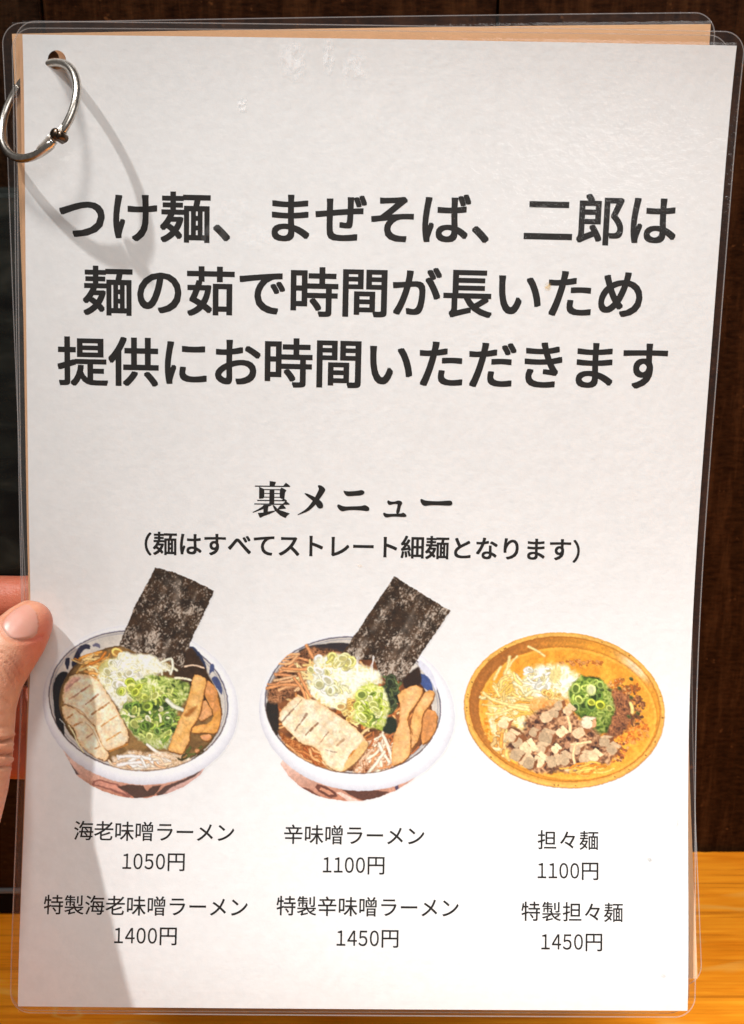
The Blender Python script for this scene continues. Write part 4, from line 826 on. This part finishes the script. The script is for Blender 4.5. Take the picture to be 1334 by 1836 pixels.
# lamp glare painted as white patches on the film, small stains on the paper
rng = np.random.RandomState(5)
def lattice(n, sc, seed):
    r = np.random.RandomState(seed).rand(64, 64); x = np.linspace(0, sc, n); X, Y = np.meshgrid(x, x); v = 0
    for o in range(3):
        a = X*2**o; b = Y*2**o; i = np.floor(a).astype(int); j = np.floor(b).astype(int); fx = a-i; fy = b-j; fx = fx*fx*(3-2*fx); fy = fy*fy*(3-2*fy)
        v = v+.5**o*((r[j % 64, i % 64]*(1-fx)+r[j % 64, (i+1) % 64]*fx)*(1-fy)+(r[(j+1) % 64, i % 64]*(1-fx)+r[(j+1) % 64, (i+1) % 64]*fx)*fy)
    return v/1.75
def patch(name, u, s, ru, rs, st, seed, mat, col=None, sharp=2.6, thr=.36):
    n = 40; g = np.linspace(-1, 1, n); X, Y = np.meshgrid(g, g); q = np.exp(-(X**2+Y**2)**2*2.2); v = lattice(n, 5, seed)
    a = np.clip((v-thr)*sharp, 0, 1)*q*st; P = SA.pos((u+X*ru+105).ravel(), (s+Y*rs).ravel(), .19)
    I = np.arange(n*n).reshape(n, n); f = np.stack([I[:-1, :-1], I[1:, :-1], I[1:, 1:], I[:-1, 1:]], -1).reshape(-1, 4); f = f[(a.ravel()[f] > .02).any(1)]
    c = np.stack([a.ravel()]*3+[np.ones(n*n)], 1); mesh(name, P, f, mat, menu, colors=c)
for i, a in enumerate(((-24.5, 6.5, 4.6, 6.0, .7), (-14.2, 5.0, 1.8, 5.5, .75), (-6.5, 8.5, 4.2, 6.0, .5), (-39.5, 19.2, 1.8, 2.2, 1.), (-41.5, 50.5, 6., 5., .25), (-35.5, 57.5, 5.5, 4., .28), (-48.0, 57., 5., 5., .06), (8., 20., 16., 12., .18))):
    patch('painted_glare', *a, 11+i, M_GLARE)
m = N('stain_yellow'); a_ = m.new('VertexColor', layer_name='print'); tr = m.new('BsdfTransparent'); df = m.new('BsdfDiffuse'); df.inputs[0].default_value = (.75, .52, .22, 1)
mx = m.new('MixShader'); m.L(a_.outputs[0], mx.inputs[0]); m.L(tr.outputs[0], mx.inputs[1]); m.L(df.outputs[0], mx.inputs[2]); m.L(mx.outputs[0], m.out.inputs[0])
m2 = N('stain_grey'); a_ = m2.new('VertexColor', layer_name='print'); tr = m2.new('BsdfTransparent'); df = m2.new('BsdfDiffuse'); df.inputs[0].default_value = (.28, .27, .25, 1)
mx = m2.new('MixShader'); m2.L(a_.outputs[0], mx.inputs[0]); m2.L(tr.outputs[0], mx.inputs[1]); m2.L(df.outputs[0], mx.inputs[2]); m2.L(mx.outputs[0], m2.out.inputs[0])
patch('stain', 53.6, 70.2, 1.1, 1.3, .55, 3, m.m, sharp=3, thr=.2); patch('stain', 92.6, 250., 1.1, .9, .32, 4, m2.m, sharp=3, thr=.2)
patch('stain', 101.5, 238.5, .9, 1.6, .2, 6, m2.m, sharp=3, thr=.2); patch('stain', 97.0, 286., 1.0, .7, .2, 7, m2.m, sharp=3, thr=.2); patch('stain', -1.5, 158.0, .9, .7, .18, 8, m.m, sharp=3, thr=.2)

# ---------------------------------------------------------------- book ring through the punched holes
def tube(P, rad, mat, name, parent, n=16, closed=False, flat=None):
    P = np.asarray(P, float); m_ = len(P); T = np.gradient(P, axis=0)
    if closed: T = np.roll(P, -1, 0)-np.roll(P, 1, 0)
    T /= np.linalg.norm(T, axis=1)[:, None]; rad = np.broadcast_to(rad, (m_,)); ref = RINGN; V = []; F = []
    for i in range(m_):
        a = ref; b = np.cross(T[i], a); b /= np.linalg.norm(b); fl = 1. if flat is None else flat[i]
        for k in range(n): t = 2*math.pi*k/n; V.append(P[i]+rad[i]*(math.cos(t)*a+math.sin(t)*b*fl))
    for i in range(m_ if closed else m_-1):
        j = (i+1) % m_
        for k in range(n): l = (k+1) % n; F.append((i*n+k, i*n+l, j*n+l, j*n+k))
    if not closed: F += [tuple(range(n))[::-1], tuple((m_-1)*n+k for k in range(n))]
    return mesh(name, V, F, mat, parent)
O = surf(*HOLE_A, 0.); ex = surf(HOLE_A[0]+1, HOLE_A[1], 0.)-O; ex /= np.linalg.norm(ex); eu = O-surf(HOLE_A[0], HOLE_A[1]+1, 0.); eu /= np.linalg.norm(eu); en = np.cross(ex, eu); en /= np.linalg.norm(en)
MMm = .001; start = O+(-1.4*ex-1.35*eu)*MMm
TIL = R(39); a1 = -.6*ex-.8*eu; n1 = .8*ex-.6*eu; e2 = n1*math.cos(TIL)+en*math.sin(TIL); RR = 15.4*MMm
rc = start+(-2.9*ex-13.7*eu+4.9*en)*MMm; RINGN = np.cross(a1, e2); RINGN /= np.linalg.norm(RINGN)
def rp(deg, r=RR): t = np.radians(np.asarray(deg, float))[..., None]; return rc+r*(np.cos(t)*a1+np.sin(t)*e2)
ring = empty('book_ring', rc, 'silver hinged metal book ring through the punched hole at the upper left corner', 'book ring')
TH = 84.
d = np.linspace(TH+7, TH+181, 90); tube(rp(d), 1.28*MMm, M_STEEL, 'ring_half', ring)
d = np.linspace(TH+181.6, TH+353, 90); k = np.clip((d-(TH+322))/14, 0, 1); kk = np.clip((TH+353-d)/6, .55, 1)
tube(rp(d), (1.28+.25*k)*MMm*kk**.5, M_STEEL, 'ring_half', ring, flat=1-.25*k)
def plate(c0, c1, wd, th, mat, name):
    P = [c0, (np.array(c0)+c1)/2, c1]; return tube(P, wd, mat, name, ring, 14, flat=[th]*3)
p = rp(np.linspace(TH+1, TH+13, 8), RR-.2*MMm); tube(p, np.array([1.3, 1.6, 1.7, 1.7, 1.6, 1.5, 1.4, 1.2])*MMm, M_TONGUE, 'hinge_knuckle', ring, flat=[.8]*8)
d = np.linspace(TH-6, TH-31, 12); tube(rp(d, RR-1.15*MMm)+RINGN*np.sign(RINGN@en)*.35*MMm, np.interp(d, [TH-31, TH-26, TH-6], [.6, 1.2, 1.8])*MMm, M_TONGUE, 'hinge_tongue', ring, flat=[.55]*12)
hp = rp(TH+.5, RR*1.0); ax = RINGN*1.0
def cyl(c, axis, r, h, mat, name, n=20):
    axis = axis/np.linalg.norm(axis); a = np.cross(axis, ex); a /= np.linalg.norm(a); b = np.cross(axis, a); V = []; F = []
    prof = [(-.5, .8), (-.42, 1), (.42, 1), (.5, .8)]
    for z, q in prof:
        for k in range(n): t = 2*math.pi*k/n; V.append(c+axis*h*z+(a*math.cos(t)+b*math.sin(t))*r*q)
    for i in range(3):
        for k in range(n): F.append((i*n+k, i*n+(k+1) % n, (i+1)*n+(k+1) % n, (i+1)*n+k))
    F += [tuple(range(n))[::-1], tuple(3*n+k for k in range(n))]; return mesh(name, V, F, mat, ring)
cyl(hp, RINGN, 1.55*MMm, 4.6*MMm, M_PIN, 'hinge_pin'); cyl(rp(TH+2.5, RR*1.09), RINGN, 1.25*MMm, 3.4*MMm, M_PIN, 'hinge_rivet')

# ---------------------------------------------------------------- hand
def hp_(x, y, h):                              # a joint seen over sheet point, h mm in front of it
    D = 382.-h; return pix(x, y, D)
thumb = [((54, 1117), 5.2, 7.1), ((44, 1129), 6.2, 8.1), ((30, 1147), 7.6, 9.0), ((7, 1178), 10.2, 9.5), ((-14, 1212), 12.8, 9.6), ((-28, 1262), 15.5, 9.5), ((-33, 1315), 18, 9.6), ((-38, 1360), 21, 9.8), ((-50, 1405), 25, 10.6), ((-80, 1460), 30, 13.), ((-125, 1530), 34, 15.5)]
def chain(C):
    out = []
    for (a, h, r) in C: out.append((*hp_(*a, h), r))
    return np.array(out)
chains = [chain(thumb)]
def fing(y0, y1, tipx, zt=-11., r=7.9, y2=None, bx=-150):
    y2 = y1 if y2 is None else y2
    return [((tipx, y2), zt-1, r*.84), ((tipx-50, (y1+y2)/2), zt-2, r*.97), ((tipx-110, y1), zt-5, r), ((10-30, y1), zt-6, r*1.03), ((-60, (y1*2+y0)/3), zt-9, r*1.12), ((-110, (y1+y0)/2), zt-9, r*1.1), ((bx, y0), zt-4, r*1.25)]
chains.append(chain(fing(1160, 1076, 150, -14., 8.1, 1062, -150))); chains.append(chain(fing(1240, 1174, 170, -15., 8.1, 1172, -172)))
chains.append(chain(fing(1330, 1272, 150, -15., 8.0, 1276, -180))); chains.append(chain(fing(1410, 1356, 110, -14., 7.3, 1362, -175)))
palm = [((-150, 1165), -12, 12), ((-175, 1240), -12, 13), ((-185, 1330), -11, 13), ((-180, 1410), -9, 12)]
wr = ((-200, 1600), 20, 20)
for q in palm: chains.append(chain([q, ((-185+(q[0][0]+150)*.5, 1500), 8, 16), wr]))
chains.append(chain([((-125, 1530), 32, 15), ((-170, 1570), 26, 19), wr])); chains.append(chain([((-150, 1165), -10, 11), ((-120, 1330), 10, 12), ((-110, 1450), 24, 14)])); chains.append(chain([((-175, 1240), -10, 12), ((-135, 1400), 14, 14), ((-130, 1500), 26, 15)]))
chains.append(chain([((-62, 1290), 6, 11), ((-95, 1200), 3, 13), ((-120, 1120), -4, 13), ((-150, 1080), -10, 12)])); chains.append(chain([((-45, 1310), 14, 10), ((-90, 1240), 10, 12), ((-140, 1170), 0, 13)]))
chains.append(chain([wr, ((-215, 1700), 30, 24), ((-240, 1850), 44, 27), ((-270, 2050), 60, 30)])); chains.append(chain([((-160, 1610), 30, 17), ((-175, 1750), 40, 22), ((-200, 1900), 52, 26), ((-235, 2080), 66, 28)]))
sph_v, sph_f = [], []
_bm = bmesh.new(); bmesh.ops.create_icosphere(_bm, subdivisions=3, radius=1); SV = np.array([v.co[:] for v in _bm.verts]); SF = [tuple(v.index for v in f.verts) for f in _bm.faces]; _bm.free()
n0 = 0
for c in chains:
    for i in range(len(c)-1):
        L = np.linalg.norm(c[i+1][:3]-c[i][:3]); k = max(2, int(L/(.16*min(c[i][3], c[i+1][3]))))
        for j in range(k+(i == len(c)-2)):
            q = c[i]+(c[i+1]-c[i])*j/k; sph_v.append(SV*q[3]+q[:3]); sph_f += [tuple(n0+a for a in f) for f in SF]; n0 += len(SV)
HV = np.concatenate(sph_v)
me = bpy.data.meshes.new('hand_source'); me.from_pydata((HV*.001).tolist(), [], sph_f); ho = link(bpy.data.objects.new('hand_source', me))
md = ho.modifiers.new('r', 'REMESH'); md.mode = 'VOXEL'; md.voxel_size = .00085
md = ho.modifiers.new('s', 'SMOOTH'); md.iterations = 7; md.factor = .5
ev = ho.evaluated_get(bpy.context.evaluated_depsgraph_get()); em = ev.to_mesh()
HV = np.empty(len(em.vertices)*3); em.vertices.foreach_get('co', HV); HV = HV.reshape(-1, 3)*1000; HN = np.empty(len(em.vertices)*3); em.vertices.foreach_get('normal', HN); HN = HN.reshape(-1, 3); HF = [tuple(p.vertices) for p in em.polygons]
ev.to_mesh_clear(); bpy.data.objects.remove(ho)
# creases across the thumb joint and the folded base of the thumb, cut into the surface
def toart(P): return np.stack([667+FPX*P[:, 0]/-P[:, 2], 918-FPX*P[:, 1]/-P[:, 2]], 1)
HA = toart(HV); front = HN[:, 2] > -.15
def pd(P, X):
    P = np.array(P, float)
    for _ in range(2): P = np.concatenate([P[:1], np.stack([P[:-1]*.75+P[1:]*.25, P[:-1]*.25+P[1:]*.75], 1).reshape(-1, 2), P[-1:]])
    d = np.full(len(X), 1e9)
    for i in range(len(P)-1):
        v = P[i+1]-P[i]; t = np.clip(((X-P[i])@v)/(v@v+1e-9), 0, 1); d = np.minimum(d, np.linalg.norm(X-P[i]-t[:, None]*v, axis=1))
    return d
ax_t = np.array([.66, .74, .06]); ax_t /= np.linalg.norm(ax_t); no = np.array([-.24, .20, .95]); no -= ax_t*(no@ax_t); no /= np.linalg.norm(no); ac = np.cross(ax_t, no); cen = pix(40, 1108, 367.); NA, NB = 5.6, 6.6
qa = (HV-cen)@ac; qb = (HV-cen)@ax_t; qe = (np.abs(qa/NA)**3+np.abs(qb/NB)**2.8)**(1/2.9)
disp = np.zeros(len(HV)); red = np.zeros(len(HV)); near = front & (HA[:, 0] > -60) & (HA[:, 0] < 120) & (HA[:, 1] > 1000) & (HA[:, 1] < 1600) & (HV[:, 2] > -381)
crease = [([(-10, 1168), (10, 1172), (28, 1190), (38, 1212)], 2.2, .34), ([(-12, 1178), (6, 1182), (22, 1198), (32, 1222)], 1.8, .30), ([(-12, 1188), (4, 1194), (16, 1208), (24, 1232)], 1.8, .26), ([(-8, 1160), (14, 1164), (30, 1176), (42, 1196)], 1.6, .20), ([(-14, 1200), (0, 1208), (8, 1224)], 1.8, .2),
          ([(-12, 1240), (4, 1252), (16, 1262)], 2., .2), ([(-10, 1281), (22, 1279)], 1.8, .16), ([(-14, 1328), (4, 1330), (26, 1324)], 3., 1.0), ([(-14, 1352), (6, 1353), (26, 1352)], 3., 1.0), ([(-14, 1375), (6, 1376), (26, 1370)], 2.6, .7), ([(-14, 1304), (24, 1302)], 1.6, .22), ([(-14, 1398), (22, 1394)], 1.6, .22), ([(-14, 1420), (20, 1414)], 1.6, .2)]
for P, wd, dp in crease:
    q = pd(P, HA[near]); disp[near] -= 1.6*dp*np.exp(-(q/wd)**2)-.5*dp*np.exp(-((q-2.6*wd)/wd/1.3)**2); red[near] += .55*dp*2*np.exp(-(q/(wd*1.1))**2)
fold = (HN@no > .1)*(HV[:, 2] > -381)*(np.linalg.norm(HV-cen, axis=1) < 16)*np.clip(1.2-np.clip(qb/NB, 0, 2), 0, 1); disp -= fold*(.42*np.exp(-((qe-1.04)/.06)**2)-.22*np.exp(-((qe-1.22)/.12)**2)); red += .6*fold*np.exp(-((qe-1.05)/.09)**2)
HV = HV+HN*disp[:, None]
# reddish tone on the thumb's right side, in the creases and round the nail
tip = np.exp(-(((HA[:, 0]-74)*.8+(HA[:, 1]-1150)*.1)/32)**2-(((HA[:, 1]-1150)-(74-HA[:, 0])*.9)/60)**2)*near; tone = np.ones((len(HV), 4))
tone[:, 1] -= .44*tip+.30*np.clip(red, 0, 1); tone[:, 2] -= .42*tip+.34*np.clip(red, 0, 1); tone[:, 0] -= .12*np.clip(red, 0, 1)
back = (HV[:, 2] < -390); tone[back, 1] *= .62; tone[back, 2] *= .60  # shade on the fingers behind the sheets put into the skin tone
hand_root = empty('hand', cw(pix(-100, 1500, 360.)), 'left hand pinching the left edge of the menus, thumb in front and fingers behind', 'hand')
hand = mesh('hand_skin', cw(HV), HF, M_SKIN, hand_root, colors=tone)
# thumbnail laid on the finished skin
bv = BVHTree.FromPolygons([tuple(v) for v in HV], HF)
G = 41; V = []; ok = []; TC = []
for j in range(G):
    for i in range(G):
        a = (i/(G-1)*2-1); b = (j/(G-1)*2-1)
        lx = a*NA*(1-.06*b*b); ly = b*NB
        th_ = a*.62
        o_ = cen+ac*lx*1.0+ax_t*ly+no*12; hit = bv.ray_cast(Vector(o_), Vector(-no))
        hp3 = np.array(hit[0]) if hit[0] is not None else o_-no*14
        e = max(0, 1-(abs(a)**3.2+abs(b)**3.0))
        V.append(hp3+no*(-.15+.55*min(1, e*3.0))); ok.append(hit[0] is not None and abs(a)**3.0+abs(b)**2.7 < 1.02 and (np.array(hit[0])-cen)@no > -4.5-1.0)
        tipw = np.clip((b-.60)*5, 0, 1); lun = np.exp(-((b+1.02)/.22)**2-(a/.6)**2)
        col = np.array([.60, .29, .22])*(1-tipw)+np.array([.72, .52, .38])*tipw; col = col*(1-.5*lun)+np.array([.68, .46, .38])*.5*lun; TC.append((*col, 1))
F_ = [(j*G+i, j*G+i+1, (j+1)*G+i+1, (j+1)*G+i) for j in range(G-1) for i in range(G-1) if all(ok[k] for k in (j*G+i, j*G+i+1, (j+1)*G+i+1, (j+1)*G+i))]
mesh('thumbnail', cw(np.array(V)), F_, M_NAIL, hand_root, colors=TC)

# ================================================================ counter, wall and the things behind
def ray(x, y):                                 # direction through a picture point, in world axes
    p = pix(x, y, 1.); return p[0]*RIGHT+p[1]*UPV-p[2]*FWD
WALL = .62; r_ = ray(1290, 1520); ZC = r_[2]/r_[1]*WALL
def slab(name, x0, x1, y0, y1, z0, z1, mat, parent=None, bev=.001, kind=None, label=None, segs=2, jag=None):
    bm = bmesh.new(); bmesh.ops.create_cube(bm, size=1)
    for v in bm.verts: v.co = ((x0+x1)/2+v.co.x*(x1-x0), (y0+y1)/2+v.co.y*(y1-y0), (z0+z1)/2+v.co.z*(z1-z0))
    if bev: bmesh.ops.bevel(bm, geom=list(bm.edges), offset=bev, segments=segs, affect='EDGES')
    V = [v.co[:] for v in bm.verts]; bm.verts.index_update(); F = [tuple(v.index for v in f.verts) for f in bm.faces]; bm.free()
    return mesh(name, V, F, mat, parent, smooth=False, kind=kind, label=label)
# counter with a slightly chipped back edge
XS = np.linspace(-1.1, 1.1, 441); rng = np.random.RandomState(3); jag = np.interp(XS, np.linspace(-1.1, 1.1, 111), rng.rand(111)**2)*.0022*(rng.rand(441) > .35)
V = []; F = []
for x, j in zip(XS, jag):
    V += [(x, .10, ZC), (x, .30, ZC), (x, WALL-.0042-j, ZC), (x, WALL-.0030-j*.6, ZC-.0012), (x, WALL-.003, ZC-.04), (x, .10, ZC-.04)]
for i in range(len(XS)-1):
    for k in range(6): l = (k+1) % 6; F.append((i*6+k, (i+1)*6+k, (i+1)*6+l, i*6+l))
cnt = mesh('counter', V, F, M_COUNTER, None, smooth=False, kind='structure')
wallr = slab('wall', -1.1, 1.1, WALL+.014, WALL+.05, ZC-.1, .75, M_GAP, kind='structure', bev=0)
bx = [-1.1, -.95, -.76, -.57, -.372, -.156, .0594, .275, .49, .70, .90, 1.1]
for i in range(len(bx)-1):
    o = slab('plank', bx[i]+.0007, bx[i+1]-.0007, WALL+.0005*((i*7) % 3), WALL+.014, ZC-.1, .75, M_WALL2 if i == 4 else M_WALL, bev=.0009)
    loc = Vector(((bx[i]+bx[i+1])/2, WALL, 0)); o.data.transform(Matrix.Translation(-loc)); o.location = loc; o.parent = wallr
# dark wooden box with a black foot, and the black screen leaning on top, at the far left
r_ = ray(20, 1640); YB = ZC/r_[2]*r_[1]
def zat(y, Y): q = ray(20, y); return q[2]/q[1]*Y
bxr = empty('wooden_box', (-.30, YB, ZC), 'dark brown wooden box with a black foot on the counter, left of the menus', 'box')
z1 = zat(1597, YB); zt = zat(1090, YB)
slab('foot', -.46, -.115, YB, WALL-.006, ZC+.0003, z1-.0012, M_BLACK, bxr); slab('scuffed_rim', -.4605, -.1145, YB-.0012, WALL-.006, z1-.0010, z1+.0006, M_SCUFF, bxr, bev=.0002)
slab('front_panel', -.46, -.115, YB+.001, YB+.012, z1+.0008, zt, M_BOX, bxr); slab('side_panel', -.127, -.115, YB+.0125, WALL-.006, z1+.0008, zt, M_BOX, bxr); slab('lid', -.462, -.113, YB, WALL-.004, zt+.0004, zt+.010, M_BOX, bxr)
z2 = zat(1084, YB+.02); z3 = zat(330, YB+.03)
scr = empty('screen', (-.30, YB+.02, z2), 'glossy black screen standing on the dark box at the left edge', 'screen')
o = slab('screen_panel', -.45, -.135, YB+.006, YB+.020, zt+.012, z3, M_SCREEN, scr, bev=.004, segs=3)
slab('screen_foot', -.36, -.20, YB+.022, YB+.05, zt+.0106, zt+.016, M_BLACK, scr)
